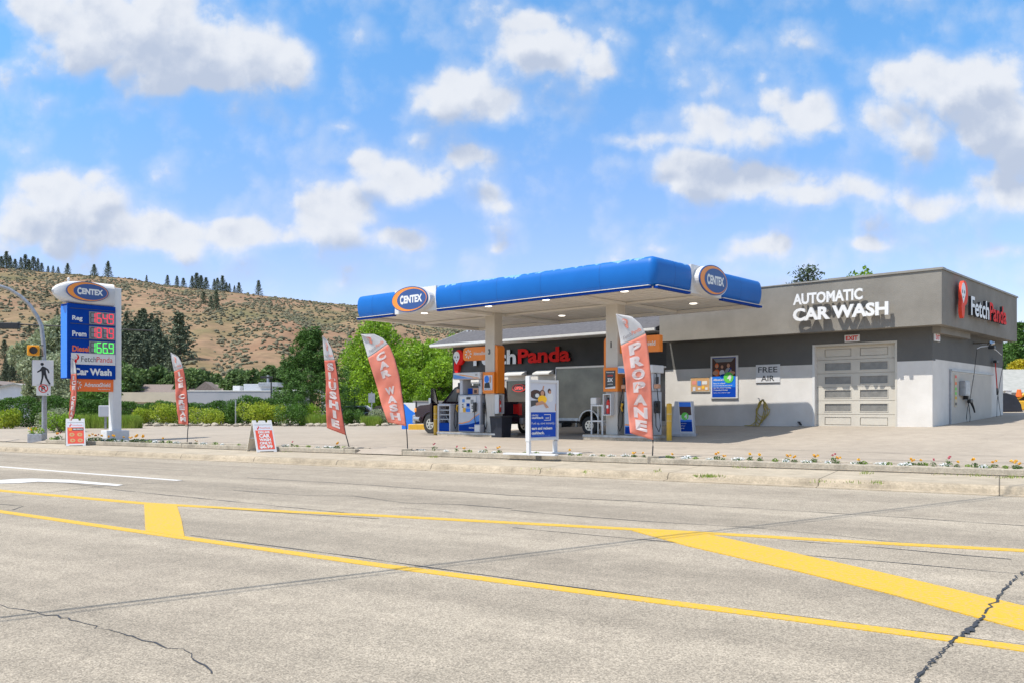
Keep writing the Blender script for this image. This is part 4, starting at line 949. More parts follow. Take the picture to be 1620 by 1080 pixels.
# columns
def column(a, num, side, label, m1):
    c = (4.03, 24.2)
    for k in (0,):
        y0, y1 = 2.92, 3.38; x0, x1 = -a-.23, -a+.23
        w = MC @ Vector((-a, 3.15, 0)); zb_ = lotz(w.x, w.y)+.16
        col = MB(); col.box(x0, x1, y0, y1, zb_, z0+.06, 'beige')
        for i in range(1, 6): xx = x0+i*(x1-x0)/6; col.box(xx-.012, xx+.012, y0-.006, y0-.001, zb_+.02, z0+.03, 'beige')
        for i in range(1, 6): yy = y0+i*(y1-y0)/6; col.box(x1+.001, x1+.006, yy-.012, yy+.012, zb_+.02, z0+.03, 'beige')
        o = col.build('column', can); o.matrix_basis = MK.inverted() @ MC
        n = MB(); n.txt(str(num), -a-.02, 3.52, .2, 'black', y0-.01, bold=.04, cx=True); n.txt(str(num+1), -a-.02, 3.25, .0001, 'black', y0-.01) if False else None; n.build('number', o)
    return zb_
zc1 = column(3.35, 1, 1, '', 0); zc2 = column(8.8, 3, -1, '', 0)
# orange signs wrapped on the columns
def orange_sign(a, sgn_, label):
    t = thing('column_sign', label, 'sign', MC @ Matrix.Translation((-a, 3.15, 0)))
    b = MB(); zt, zl, zm = 3.86, 2.06, 3.33
    # upright box at the side of the column away from the arm and the arm itself
    x0 = .24 if sgn_ < 0 else -.24
    def rr(x0, x1, z0_, z1_, rt):                      # rounded top on the outer end
        P = [(x0, z0_), (x1, z0_), (x1, z1_-.18)] if rt > 0 else [(x0, z0_), (x1, z0_), (x1, z1_)]
        return P
    if sgn_ < 0:
        P = [(.24, zl), (.36, zl), (.36, zt-.12), (.33, zt-.04), (.26, zt), (.24, zt)]; b.prism(P, -.20, .20, 'orange')
        P = [(-.241, zm), (-.241, zt-.02), (-1.35, zt-.02), (-1.46, zt-.06), (-1.5, zt-.16), (-1.5, zm+.12), (-1.46, zm+.03), (-1.38, zm)]; b.prism(P, -.10, .10, 'orange')
    else:
        P = [(-.241, zl), (-.33, zl), (-.33, zt-.12), (-.30, zt-.04), (-.25, zt), (-.241, zt)]; b.prism(P, -.2, .2, 'orange')
        P = [(.241, zm), (.241, zt), (1.75, zt), (1.75, zm)]; b.prism(P, -.10, .10, 'orange')
    b.build('panel', t)
    b = MB(); zf0, zf1 = 2.06, 2.86
    b.box(-.28, .28, -.31, -.245, zf0, zf1, 'orange'); b.box(.241, .28, -.245, .2, zf0+.001, zf1, 'orange') if sgn_ > 0 else b.box(-.28, -.241, -.245, .2, zf0+.001, zf1, 'orange'); o = b.build('poster_frame', t)
    b = MB()
    if sgn_ > 0:
        b.flat([(-.2, zf0+.1), (.2, zf0+.1), (.2, zf1-.1), (-.2, zf1-.1)], -.315, 'segoff'); b.txt('Rewards', 0, zf1-.18, .05, 'wlet', -.318, w=.3, cx=True); b.txt('SUPER', 0, zf1-.30, .06, 'bred', -.318, w=.22, cx=True)
        b.txt('3X', 0, zf1-.48, .13, 'wlet', -.318, w=.22, bold=.05, cx=True); b.txt('points', 0, zf1-.58, .05, 'wlet', -.318, w=.2, cx=True); b.flat([(-.2, zf0+.1), (.2, zf0+.1), (.2, zf0+.17), (-.2, zf0+.13)], -.319, 'wlet')
    else:
        b.flat([(-.22, zf0+.12), (.2, zf0+.12), (.2, zf1-.12), (-.22, zf1-.12)], -.315, 'paper'); b.ell(-.08, zf1-.27, .12, .14, -.318, 'sblue', 18); b.ell(.1, zf1-.28, .05, .13, -.32, 'skin', 14)
        b.flat([(-.2, zf0+.2), (.1, zf0+.2), (.05, zf0+.42), (-.18, zf0+.38)], -.319, 'black'); b.txt('pay in the app', -.18, zf0+.14, .04, 'segoff', -.318, w=.34)
    b.build('print', o)
    b = MB()
    if sgn_ < 0: shield_logo(b, -1.22, 3.585, .19, -.106, 'offw'); b.txt('AdvanceShield', -.95, 3.53, .13, 'offw', -.106, w=.68, bold=.02)
    else: b.txt('AdvanceShield', .5, 3.53, .15, 'offw', -.106, w=1.1, bold=.02)
    b.build('lettering', t)
orange_sign(8.8, -1, 'orange sign with an arm to the left on the left canopy column')
orange_sign(3.35, 1, 'orange sign with an arm to the right on the right canopy column')
# extinguisher cabinets
def extinguisher(Mx, label):
    t = thing('fire_extinguisher_cabinet', label, 'extinguisher', Mx)
    b = MB(); b.box(-.16, -.13, -.2, 0, -.36, .36, 'wht'); b.box(.13, .16, -.2, 0, -.36, .36, 'wht'); b.box(-.13, .13, -.2, 0, .33, .36, 'wht'); b.box(-.13, .13, -.2, 0, -.36, -.33, 'wht'); b.box(-.13, .13, -.02, 0, -.33, .33, 'galv'); b.build('cabinet', t)
    b = MB(); b.cyl((0, -.1, -.3), (0, -.1, .1), .065, .065, 'sred', 14); b.cyl((0, -.1, .1), (0, -.1, .17), .065, .02, 'sred', 14); b.cyl((0, -.1, .17), (0, -.1, .24), .03, .03, 'black', 10); b.box(-.04, .04, -.168, -.16, -.12, -.02, 'wlet'); b.build('extinguisher', t)
extinguisher(MC @ Matrix.Translation((-3.35-.06, 2.912, 1.62)), 'fire extinguisher in a white cabinet on the front of the right column')
extinguisher(MC @ Matrix.Translation((-8.8+.24, 3.08, 1.66)) @ Matrix.Rotation(R(90), 4, 'Z'), 'fire extinguisher in a white cabinet on the side of the left column')
# islands
def island(a0, a1, label):
    w = MC @ Vector((-(a0+a1)/2, 3.1, 0)); zz = lotz(w.x, w.y); t = thing('pump_island', label, 'kerb', MC @ Matrix.Translation((-(a0+a1)/2, 3.12, zz-.02)))
    L_ = (a1-a0)/2; b = MB(); P = []
    for i in range(9): a = R(-90+180*i/8); P.append((L_-.3+.3*math.cos(a), .62*math.sin(a)))
    for i in range(9): a = R(90+180*i/8); P.append((-L_+.3+.3*math.cos(a), .62*math.sin(a)))
    b.prism(P, 0, .18, 'curbw', 'z'); b.build('concrete_base', t)
    P2 = [(x*1.012, y*1.015) for x, y in P]; b = MB(); b.prism(P2, .1, .165, 'galv', 'z'); b.build('steel_edge', t)
    return zz+.16
zi1 = island(1.45, 4.45, 'concrete pump island under the right column'); zi2 = island(7.9, 11.4, 'concrete pump island under the left column')
# pumps
def pump(a, zz, label, num, w=1.15, h=2.28):
    t = thing('fuel_pump', label, 'fuel pump', MC @ Matrix.Translation((-a, 3.15, zz)))
    hw, hd = w/2, .32
    b = MB(); b.bbox(-hw, hw, -hd, hd, 0, 1.42, 'pgrey', .03); b.build('cabinet', t)
    for s_ in (-1, 1):
        b = MB(); b.bbox(s_*hw-(.0 if s_ < 0 else .16), s_*hw+(.16 if s_ < 0 else 0), -hd+.08, hd-.08, 1.43, h-.26, 'pgrey', .02); b.build('upright', t)
    b = MB(); b.bbox(-hw-.22, hw+.05, -hd-.06, hd+.06, h-.26, h, 'wht', .03); top = b.build('top_sign', t)
    y = -hd-.066; b = MB(); b.flat([(-hw-.18, h-.22), (-hw+.1, h-.22), (-hw+.6, h-.2), (hw-.05, h-.235), (hw-.05, h-.24), (-hw-.18, h-.24)], y, 'logoo')
    b.flat([(-hw-.19, h-.235), (-hw-.19, h-.06), (-hw+.05, h-.10), (-hw+.45, h-.18), (-hw+.9, h-.235)], y-.001, 'lblue'); b.flat([(-hw+.02, h-.08), (hw, h-.235), (hw, h-.215), (-hw+.2, h-.07)], y-.001, 'logoo'); b.txt('CX', hw-.2, h-.13, .06, 'segoff', y-.002); b.build('top_print', top)
    y = -hd-.004; b = MB()
    b.flat([(-hw+.04, .04), (hw-.04, .04), (hw-.04, .72), (hw-.3, .60), (0, .42), (-hw+.2, .35), (-hw+.04, .36)], y, 'lblue'); b.flat([(-hw+.04, .36), (-hw+.2, .35), (0, .42), (hw-.3, .60), (hw-.04, .72), (hw-.04, .69), (hw-.3, .56), (0, .38), (-hw+.2, .31), (-hw+.04, .32)], y-.001, 'logoo')
    b.flat([(-hw+.04, .04), (hw-.04, .04), (hw-.04, .42), (hw-.3, .36), (0, .30), (-hw+.04, .26)], y-.002, 'nblue'); b.txt('centex.ca', .0, .14, .06, 'wlet', y-.004, w=.4); b.build('base_print', t)
    b = MB(); b.bbox(-hw+.12, hw-.2, -hd-.03, -hd+.02, .74, 1.38, 'wht', .02); pn = b.build('face_panel', t)
    y = -hd-.034; b = MB()
    b.box(-.1, .1, y-.01, y, 1.25, 1.34, 'segoff'); b.box(-.32, -.2, y-.01, y, 1.14, 1.26, 'lblue'); b.box(.12, .26, y-.01, y, 1.08, 1.24, 'segbg'); b.box(-.1, .06, y-.01, y, .98, 1.1, 'nblue'); b.box(-.1, .06, y-.008, y, .93, .97, 'lblue')
    for (qx, qz) in ((-.3, 1.05), (-.3, .96), (.2, .99), (.2, .92), (.24, .78)): b.box(qx-.03, qx+.03, y-.012, y, qz-.02, qz+.02, 'black')
    b.box(-.28, -.14, y-.009, y, .76, .93, 'bolly'); b.box(-.12, .08, y-.009, y, .77, .91, 'sblue'); b.build('controls', pn)
    b = MB(); b.box(-hw+.28, hw-.28, -.08, .0, 1.44, 1.70, 'segbg'); b.box(-hw+.30, -.03, -.09, -.081, 1.46, 1.68, 'nblue'); b.box(-.02, hw-.30, -.09, -.081, 1.46, 1.68, 'skin'); b.box(.05, hw-.38, -.094, -.09, 1.5, 1.62, 'dkhair'); b.build('advert_screen', t)
    b = MB(); b.txt(str(num), hw-.11, 1.72, .16, 'segoff', -hd+.076, bold=.03, cx=True); b.build('number', t)
    # holster, nozzles and hoses on both ends
    for s_ in (-1, 1):
        nz = MB(); x = s_*(hw+.02)
        nz.bbox(min(x, x+s_*.14), max(x, x+s_*.14), -.22, -.02, .72, 1.12, 'black', .03); nz.tube([(x+s_*.1, -.24, 1.04), (x+s_*.12, -.26, .9), (x+s_*.11, -.2, .78)], [.05, .04, .03], 'black' if s_ > 0 else 'bolly', 8); nn_ = nz.build('nozzle', t)
        hs_ = MB(); hs_.tube([(s_*(hw-.02), -.1, h-.27), (s_*(hw+.06), -.12, 2.0), (s_*(hw+.1), -.14, 1.72), (s_*(hw+.12), -.2, 1.5), (s_*(hw+.18), -.24, 1.2), (s_*(hw+.24), -.26, .7), (s_*(hw+.28), -.26, .3), (s_*(hw+.22), -.24, .12), (s_*(hw+.12), -.26, .3), (s_*(hw+.1), -.25, .75)], .016, 'rubber', 7); hs_.build('hose', t)
        tg_ = MB(); tg_.bbox(s_*(hw+.1)-.08, s_*(hw+.1)+.08, -.24, -.06, 1.52, 1.66, 'skin', .03); tg_.bbox(s_*(hw+.1)-.04, s_*(hw+.1)+.04, -.2, -.1, 1.67, 1.9, 'black', .02); tg_.build('hose_clamp', t)
    b = MB(); b.tube([(.30, -hd-.02, .98), (.33, -hd-.06, .6), (.42, -hd-.08, .25), (.58, -hd-.05, .12)], .016, 'rubber', 7); b.build('front_hose', t)
    b = MB(); b.bbox(.28, .42, -hd-.10, -hd-.02, .78, 1.14, 'black', .03); b.build('front_nozzle', t)
pump(9.78, zi2, 'grey and blue fuel pump left of the left canopy column', 4)
pump(2.28, zi1, 'grey and blue fuel pump half hidden behind the propane flag', 1, w=1.05)
def bollard(a, b_, label):
    w = on(MC @ Vector((-a, b_, 0))); t = thing('bollard', label, 'bollard', Matrix.Translation(w))
    b = MB(); b.cyl((0, 0, -.05), (0, 0, 1.16), .085, .085, 'bolly', 16); b.ball((0, 0, 1.155), .085, 'bolly', 10, (1, 1, .35)); b.build('post', t)
    b = MB(); b.cyl((0, 0, .84), (0, 0, .85), .087, .087, 'offw', 16); b.cyl((0, 0, .62), (0, 0, .627), .087, .087, 'offw', 16); b.build('band', t)
bollard(1.22, 3.0, 'yellow steel bollard at the near end of the right pump island'); bollard(11.75, 3.0, 'yellow steel bollard at the far end of the left pump island')
# service cabinet at the left island end, rack at the right island
t = thing('service_cabinet', 'grey windshield service cabinet beside the left yellow bollard', 'cabinet', MC @ Matrix.Translation((-11.0, 3.0, zi2)))
b = MB(); b.bbox(-.36, -.28, -.3, .3, -.1, 1.06, 'pgrey', .02); b.bbox(.28, .34, -.3, .3, -.0, 1.06, 'pgrey', .02); b.bbox(-.36, .34, -.3, .3, 1.0, 1.08, 'pgrey', .02); b.box(-.28, .28, .1, .14, .0, 1.0, 'segoff'); b.build('frame', t)
b = MB(); b.box(-.28, .28, -.28, .09, .02, .34, 'nblue'); b.build('tank', t)
b = MB()
for k in range(3): b.box(-.27, .27, -.26, -.22, .46+.18*k, .50+.18*k, 'galv')
b.tube([(-.2, -.2, .36), (-.02, -.22, .62), (-.16, -.2, .86)], .02, 'galv', 6); b.tube([(.2, -.2, .36), (.02, -.22, .62), (.16, -.2, .86)], .02, 'galv', 6); b.build('squeegees', t)
t = thing('service_rack', 'white metal rack with squeegee shelf left of the right canopy column', 'rack', MC @ Matrix.Translation((-3.83, 2.95, zi1)))
b = MB()
for (x, y) in ((-.22, -.2), (.22, -.2), (-.22, .2), (.22, .2)): b.box(x-.02, x+.02, y-.02, y+.02, 0, 1.0, 'wht')
b.build('frame', t)
for z_ in (.42, .95): b = MB(); b.box(-.199, .199, -.2, .2, z_, z_+.05, 'wht'); b.build('shelf', t)
b = MB(); b.bbox(-.30, -.06, -.16, .16, 1.001, 1.24, 'offw', .03); b.build('paper_dispenser', t)
# bin
t = thing('litter_bin', 'square black litter bin at the foot of the left canopy column', 'bin', MC @ Matrix.Translation((-8.1, 2.75, zi2-.16)))
b = MB(); b.add([(-.25, -.25, 0), (.25, -.25, 0), (.25, .25, 0), (-.25, .25, 0), (-.29, -.29, .72), (.29, -.29, .72), (.29, .29, .72), (-.29, .29, .72)], [(0, 3, 2, 1), (4, 5, 6, 7), (0, 1, 5, 4), (1, 2, 6, 5), (2, 3, 7, 6), (3, 0, 4, 7)], 'tarp'); b.build('body', t)
b = MB(); b.bbox(-.31, .31, -.31, .31, .721, .78, 'black', .02); b.build('rim', t)
t = thing('junction_box', 'small white box on the island beside the left pump', 'box', MC @ Matrix.Translation((-9.13, 2.68, zi2)))
b = MB(); b.bbox(-.15, .15, -.1, .12, 0, .3, 'pgrey', .015); b.build('body', t); b = MB(); b.box(-.13, .13, -.11, -.1005, .03, .27, 'wht'); b.build('lid', t)
# standing kiosk with leaning blue advert
w = on(G(1082, 692, .5)); t = thing('advert_stand', 'grey wedge shaped advert stand with a blue poster in the canopy shade', 'sign', rz(w, R(-18)))
b = MB(); b.prism([(-.42, 0), (.38, 0), (.30, 1.16), (-.28, 1.16)], -.22, .22, 'pgrey'); b.build('body', t); b = MB(); b.bbox(-.45, .43, -.26, .26, -.02, .07, 'galv', .01); b.build('foot', t)
b = MB()
def sl(x, z): return (x-.075*(z-.6)+.08, z)
def q(x0, x1, z0_, z1_, y, m): b.flat([sl(x0, z0_), sl(x1, z0_), sl(x1, z1_), sl(x0, z1_)], y, m)
q(-.21, .23, .12, 1.16, -.226, 'wlet'); q(-.18, .20, .15, 1.13, -.229, 'sblue'); q(-.18, .20, .62, .98, -.231, 'dkhair'); q(-.18, .20, .55, .70, -.232, 'paper'); b.ell(.06, .66, .12, .13, -.235, 'gren', 20); b.txt('4', .03, .58, .15, 'wlet', -.238, bold=.04)
q(-.18, .20, .15, .48, -.231, 'nblue')
for k in range(3): b.txt(['save 4c every', 'fill with your', 'card'][k], -.13+.01*k, .40-.08*k, .04, 'wlet', -.235, w=.24-.05*k, bold=.01)
b.build('poster', t)

# ================================================================== PICKUP AND TRAILER
def wheel(parent, x, y, z, r, w, name='wheel'):
    b = MB(); b.cyl((x, y-w/2, z), (x, y+w/2, z), r, r, 'rubber', 28); b.cyl((x, y-w/2-.012, z), (x, y-w/2, z), r*.93, r, 'rubber', 28); o = b.build(name, parent)
    b = MB(); b.cyl((x, y-w/2-.02, z), (x, y-w/2+.02, z), r*.56, r*.6, 'chrome', 24)
    for k in range(6): a = k*math.pi/3; b.cyl((x+r*.36*math.cos(a), y-w/2-.028, z+r*.36*math.sin(a)), (x+r*.36*math.cos(a), y-w/2-.018, z+r*.36*math.sin(a)), r*.10, r*.10, 'black', 8)
    b.cyl((x, y-w/2-.05, z), (x, y-w/2-.02, z), r*.14, r*.18, 'chrome', 12); b.build('rim', o)
w0 = MC @ Vector((-11.4, 5.25, 0)); zt_ = lotz(w0.x, w0.y)
tk = thing('pickup_truck', 'dark purple pickup truck with open driver door at the left pump', 'pickup', MC @ Matrix.Translation((-11.4, 5.25, zt_)))
def arch(cx, r, z, n=9, x_from=1): return [(cx+x_from*r*math.cos(math.pi*i/n), z+r*math.sin(math.pi*i/n)) for i in range(n+1)]
# x: front = -2.95, tail = +2.9
b = MB()
body = [(-2.9, .55), (-2.93, .95), (-2.85, 1.12), (-2.6, 1.2), (-1.55, 1.26), (-1.45, 1.28), (.9, 1.28), (.9, 1.33), (2.85, 1.33), (2.88, .55)]
P = [(-2.9, .55), (-2.93, .95), (-2.86, 1.10), (-2.6, 1.19), (-1.5, 1.26), (.92, 1.28), (.94, 1.32), (2.86, 1.32), (2.88, .55)]
P += [(2.30, .52)]+[(1.85+.48*math.cos(R(a)), .42+.48*math.sin(R(a))) for a in range(15, 180, 18)]+[(1.36, .42), (-1.50, .42)]+[(-1.98+.48*math.cos(R(a)), .42+.48*math.sin(R(a))) for a in range(15, 180, 18)]+[(-2.46, .5)]
b.prism(P, -.95, .95, 'truck'); bod = b.build('body', tk)
b = MB(); b.prism([(-1.45, 1.271), (-1.38, 1.285), (.85, 1.285), (.72, 1.92), (.58, 1.99), (-.45, 1.99), (-.68, 1.92)], -.82, .82, 'truck')
cab = b.build('cab', tk)
b = MB(); b.flat([(-1.18, 1.34), (-.22, 1.34), (-.22, 1.89), (-.62, 1.89)], -.826, 'dglass'); b.flat([(-.12, 1.34), (.74, 1.34), (.64, 1.89), (-.12, 1.89)], -.826, 'glass')
b.add([(-1.42, -.74, 1.30), (-.705, -.70, 1.90), (-.705, .70, 1.90), (-1.42, .74, 1.30)], [(0, 1, 2, 3)], 'dglass'); b.build('window', cab)
b = MB(); b.bbox(-3.05, -2.86, -1.0, 1.0, .40, .80, 'bumper', .06); b.tube([(-2.9, -.985, .62), (-2.55, -.985, .60)], .10, 'bumper', 8); b.build('front_bumper', tk); b = MB(); b.bbox(2.89, 3.05, -.95, .95, .45, .7, 'bumper', .04); b.build('rear_bumper', tk)
b = MB(); b.bbox(-2.955, -2.82, -.965, -.70, .90, 1.08, 'logoo', .03); b.build('headlight', tk); b = MB(); b.bbox(-2.955, -2.8, -.69, .69, .82, 1.08, 'segoff', .03); b.build('grille', tk)
b = MB(); b.bbox(2.84, 2.90, -.965, -.78, .8, 1.25, 'taill', .01); b.bbox(2.60, 2.84, -.958, -.945, .85, 1.22, 'taill', .005); b.build('tail_light', tk)
b = MB(); b.ell(-1.98, .42, .49, .49, -.956, 'rubber', 28, -.90) if False else b.box(-2.3, -1.6, -.93, -.6, .6, .9, 'black'); b.build('wheel_well', tk)
for cx_ in (-1.98, 1.85): b = MB(); b.tube([(cx_+.5*math.cos(R(a)), -.955, .42+.5*math.sin(R(a))) for a in range(5, 180, 12)], .03, 'truck', 6); b.build('fender_flare', tk)
b = MB(); b.box(-1.5, 2.85, -.957, -.951, .74, .80, 'black'); b.build('side_moulding', tk)
wheel(tk, -1.98, -.83, .40, .40, .26); wheel(tk, 1.85, -.83, .40, .40, .26); wheel(tk, -1.98, .83, .40, .40, .26); wheel(tk, 1.85, .83, .40, .40, .26)
# open door, hinged forward
dm = Matrix.Translation((-1.5, -.96, 0)) @ Matrix.Rotation(R(-62), 4, 'Z')
b = MB(); b.prism([(0, .5), (1.0, .5), (1.0, 1.28), (0, 1.28)], -.04, .04, 'truck'); 
b.tube([(0.02, 0, 1.28), (.2, 0, 1.55), (.45, 0, 1.84), (.92, 0, 1.86), (.98, 0, 1.28)], .028, 'truck', 6); dr = b.build('door', tk); dr.matrix_basis = dm
b = MB(); b.flat([(0.04, 1.28), (.97, 1.28), (.91, 1.84), (.46, 1.82), (.2, 1.52)], 0., 'glass'); gl = b.build('window', dr)
b = MB(); b.bbox(-.28, -.02, -.16, -.02, 1.22, 1.50, 'bumper', .04); mir = b.build('mirror', tk); mir.matrix_basis = Matrix.Translation((-1.62, -1.0, 0))
b = MB(); b.bbox(-.35, .3, -.55, .1, .6, 1.5, 'black', .06); st_ = b.build('seat', tk)
b = MB(); b.cyl((1.2, -.4, 1.32), (1.2, -.4, 1.75), .2, .2, 'sred', 14); b.build('fuel_can', tk) if False else None
# trailer
w0 = MC @ Vector((-4.95, 5.3, 0)); zt2 = lotz(w0.x, w0.y)-.02
tr = thing('cargo_trailer', 'charcoal enclosed cargo trailer standing behind the pickup', 'trailer', MC @ Matrix.Translation((-4.95, 5.3, zt2)))
b = MB(); zc = .5; top = 2.42
P = [(-1.75, zc), (-1.75, top), (1.7, top), (1.7, zc), (.15, zc)]+[(-.25+.40*math.cos(R(a)), zc-.05+.40*math.sin(R(a))) for a in range(10, 171, 20)]+[(-.65, zc)]
b.prism(P, -1.0, 1.0, 'trailer'); b.build('body', tr)
b = MB(); b.bbox(-1.78, 1.73, -1.03, 1.03, top, top+.07, 'trim', .02); b.box(-1.79, -1.75, -1.02, -.96, zc, top, 'galv'); b.box(1.70, 1.74, -1.02, -.96, zc, top, 'galv'); b.box(-1.75, -.75, -1.012, -1.0, zc, zc+.1, 'galv'); b.build('edge_trim', tr)
b = MB(); b.tube([(-.25+.43*math.cos(R(a)), -1.05, zc-.05+.43*math.sin(R(a))) for a in range(-5, 186, 12)], .03, 'trim', 6); b.build('fender', tr)
wheel(tr, -.25, -.92, .33, .33, .2); wheel(tr, -.25, .92, .33, .33, .2)
b = MB(); b.tube([(-1.75, -.5, .42), (-2.9, 0, .45)], .04, 'black', 6); b.tube([(-1.75, .5, .42), (-2.9, 0, .45)], .04, 'black', 6); b.cyl((-2.6, 0, -.0), (-2.6, 0, .6), .03, .03, 'galv', 8); b.build('tow_hitch', tr)
b = MB(); b.bbox(1.2, 1.4, -1.04, -1.0, .85, 1.0, 'taill', .01); b.build('marker_light', tr)

# advert panel and orange block beyond the pickup, low fence
pd = D(647, 44); t = thing('banner_board', 'blue and white advert panel behind the flag beside the pickup', 'sign', rz((pd.x, 44, .36), R(-10)))
b = MB(); b.bbox(-.40, .36, -.04, .04, .0, 1.42, 'wlet', .01); b.flat([(-.38, .05), (.34, .05), (.34, .9), (.1, 1.05), (-.2, 1.35), (-.38, 1.38)], -.045, 'sblue'); b.build('panel', t)
b = MB(); b.box(.36, .42, -.05, .05, -.02, 1.5, 'black'); b.build('post', t)
t = thing('barrier_block', 'orange yellow concrete block beside the pickup front wheel', 'barrier', rz((D(661, 43).x, 43, .36), R(-10)))
b = MB(); b.bbox(-.45, .5, -.2, .2, 0, .34, 'bolly', .03); b.build('block', t)
t = thing('grey_wall', 'low grey screen wall behind the pickup hood', 'wall', rz((D(690, 47).x, 47, .36), R(-10)))
b = MB(); b.box(-1.3, 3, -.05, .05, 0, 1.5, 'greyw'); b.build('panel', t)
b = MB(); b.box(-1.32, 3, -.08, .08, 1.501, 1.56, 'cap'); b.build('top_rail', t)

# ================================================================== FEATHER FLAGS
def feather(base_px, d, pole, left, split, text, label, wave=.05, seed=0, tx=1.0, rot=0., zb_=.3, letter_h=None, logo=True, cm='coral'):
    """pole / left = photo-shaped edges in metres relative to the base, both bottom..top"""
    o = D(base_px, d); t = thing('feather_flag', label, 'flag', rz((o.x, o.y, zb_), rot))
    K = d/FPX
    pl = [((x-base_px)*K, (pole[0][1]-y)*K) for x, y in pole]; lf = [((x-base_px)*K, (pole[0][1]-y)*K) for x, y in left]
    def path(P):
        L_ = [0]
        for a, c in zip(P, P[1:]): L_.append(L_[-1]+math.dist(a, c))
        return np.array(L_)/L_[-1], np.array(P)
    # pole from the ground to the tip
    b = MB(); n = 30; la, pa = path(pl); ts = np.linspace(0, 1, n)
    PP = [(np.interp(s, la, pa[:, 0]), .0, np.interp(s, la, pa[:, 1])) for s in ts]
    b.tube(PP, [.016-.010*s for s in ts], 'black', 8); b.build('pole', t)
    b = MB(); b.bbox(-.16, .12, -.14, .14, -.2, .06, 'curbw', .015); b.build('foot_block', t)
    # cloth grid between left edge and pole (cloth part of the pole starts at its second point)
    lp, pp = path(pl[2:]); ll, pL = path(lf); ph = seed*1.7
    def S(u, v):                                        # u 0 left..1 pole, v 0 bottom..1 top
        ax, az = np.interp(v, ll, pL[:, 0]), np.interp(v, ll, pL[:, 1]); cx_, cz_ = np.interp(v, lp, pp[:, 0]), np.interp(v, lp, pp[:, 1])
        x = ax+(cx_-ax)*u; z = az+(cz_-az)*u
        y = wave*(1-u)*math.sin(v*11+u*3+ph)+wave*.35*math.sin(v*27-u*7+ph)*(1-.6*u)*(1-v)+wave*.25*math.sin(u*9+v*6+ph*2)-.02
        return (x, y, z)
    nu, nv = 14, 60; b = MB(); V = [S(i/nu, j/nv) for j in range(nv+1) for i in range(nu+1)]
    js = int(nv*split)
    for j in range(nv): b.add(V if j == 0 else [], [], 'coral') if j == 0 else None
    Fc = [(j*(nu+1)+i, j*(nu+1)+i+1, (j+1)*(nu+1)+i+1, (j+1)*(nu+1)+i) for j in range(js) for i in range(nu)]
    Fw = [(j*(nu+1)+i, j*(nu+1)+i+1, (j+1)*(nu+1)+i+1, (j+1)*(nu+1)+i) for j in range(js, nv) for i in range(nu)]
    b.v, b.f, b.m, b.sm, b.mats = [], [], [], [], []
    for FF, m_ in ((Fc, cm), (Fw, 'fwhite')):
        k0 = len(b.v); b.add(V, FF, m_, True)
    cloth = b.build('cloth', t); mod = cloth.modifiers.new('thickness', 'SOLIDIFY'); mod.thickness = .006; mod.offset = 0
    b = MB(); n = len(text); v0, v1 = .035, split-.02; hh = (v1-v0)/n
    Hm = sum((math.dist(S(.5, v0)[::2], S(.5, v1)[::2]),)); Lh = Hm/n
    for k, ch in enumerate(text):
        if ch == ' ': continue
        Vt, Ft = font_mesh(ch, .06, 0.); wd = Vt[:, 0].max(); ht = Vt[:, 1].max()
        vc = v1-hh*(k+.92); cw = abs(S(1, vc)[0]-S(0, vc)[0]); fw = min(.62, Lh*.80/cw*(1.3))*min(1, wd/.60)*tx
        V2 = []
        for (x, y, _) in Vt:
            u = .5-fw/2+fw*x/wd+.02; v = vc+hh*.84*y/ht; p = S(u, v); V2.append((p[0], p[1]-.012, p[2]))
        b.add(V2, Ft, 'flet')
    b.build('lettering', t)
    if logo:
        b = MB(); q_ = MB(); panda(q_, 0, 0, 1, 0, 'fpink', 'fwhite', 'fpink'); P_ = q_.v
        vb = split+(1-split)*.36; hv = (1-split)*.36
        V2 = []
        for (x, y, z) in P_: p = S(.38+x*.62*.8, vb+hv*z); V2.append((p[0], p[1]-.013+y, p[2]))
        q_.v = V2; q_.build('logo', t)
        b = MB(); Vt, Ft = font_mesh('FetchPanda', .02, 0.); V2 = []
        for (x, y, _) in Vt: p = S(.14+.78*x/Vt[:, 0].max(), split+(1-split)*.12+(1-split)*.11*y/Vt[:, 1].max()); V2.append((p[0], p[1]-.013, p[2]))
        mid = Vt[:, 0].max()*.46
        fa_ = [f for f in Ft if np.mean([Vt[i][0] for i in f]) < mid]; fb_ = [f for f in Ft if np.mean([Vt[i][0] for i in f]) >= mid]
        b.add(V2, fa_, 'fgrey'); b.add(V2, fb_, 'fpink'); b.build('logo_text', t)
    return t
feather(553, 25.2, [(553, 706), (549, 690), (547, 684), (542, 655), (537, 620), (534, 590), (530, 566), (525, 548), (518, 535), (510.5, 528)],
        [(517, 673), (516.5, 650), (515.5, 600), (513, 560), (510.5, 528)], .735, 'SLUSHIE', 'coral feather flag reading slushie', .04, 1, rot=0., cm='coral2')
feather(645, 24.15, [(645, 712), (644, 690), (642.5, 673), (637, 630), (632, 595), (625, 568), (617, 548), (606, 535), (592, 528.5), (571, 529)],
        [(614, 667), (604, 640), (593, 600), (580, 556), (571, 529)], .735, 'CAR WASH', 'coral feather flag reading car wash with white top', .05, 2)
feather(1033, 20.5, [(1032, 724), (1033, 705), (1033, 695), (1032, 660), (1030, 600), (1026, 560), (1022, 530), (1013, 513), (999, 501), (974, 497)],
        [(996, 684), (993, 640), (988, 590), (981, 535), (974, 497)], .735, 'PROPANE', 'tall coral feather flag reading propane in front of the right column', .05, 3)
feather(296, 28.7, [(296, 701), (297, 680), (298, 671), (298, 650), (296, 620), (292, 590), (287, 572), (282, 563), (271, 557)],
        [(282, 669), (280, 650), (279, 620), (275, 585), (271, 557)], .735, 'ICE CREAM', 'coral feather flag reading ice cream between the price sign and hedge', .05, 4, logo=True, cm='coral2')
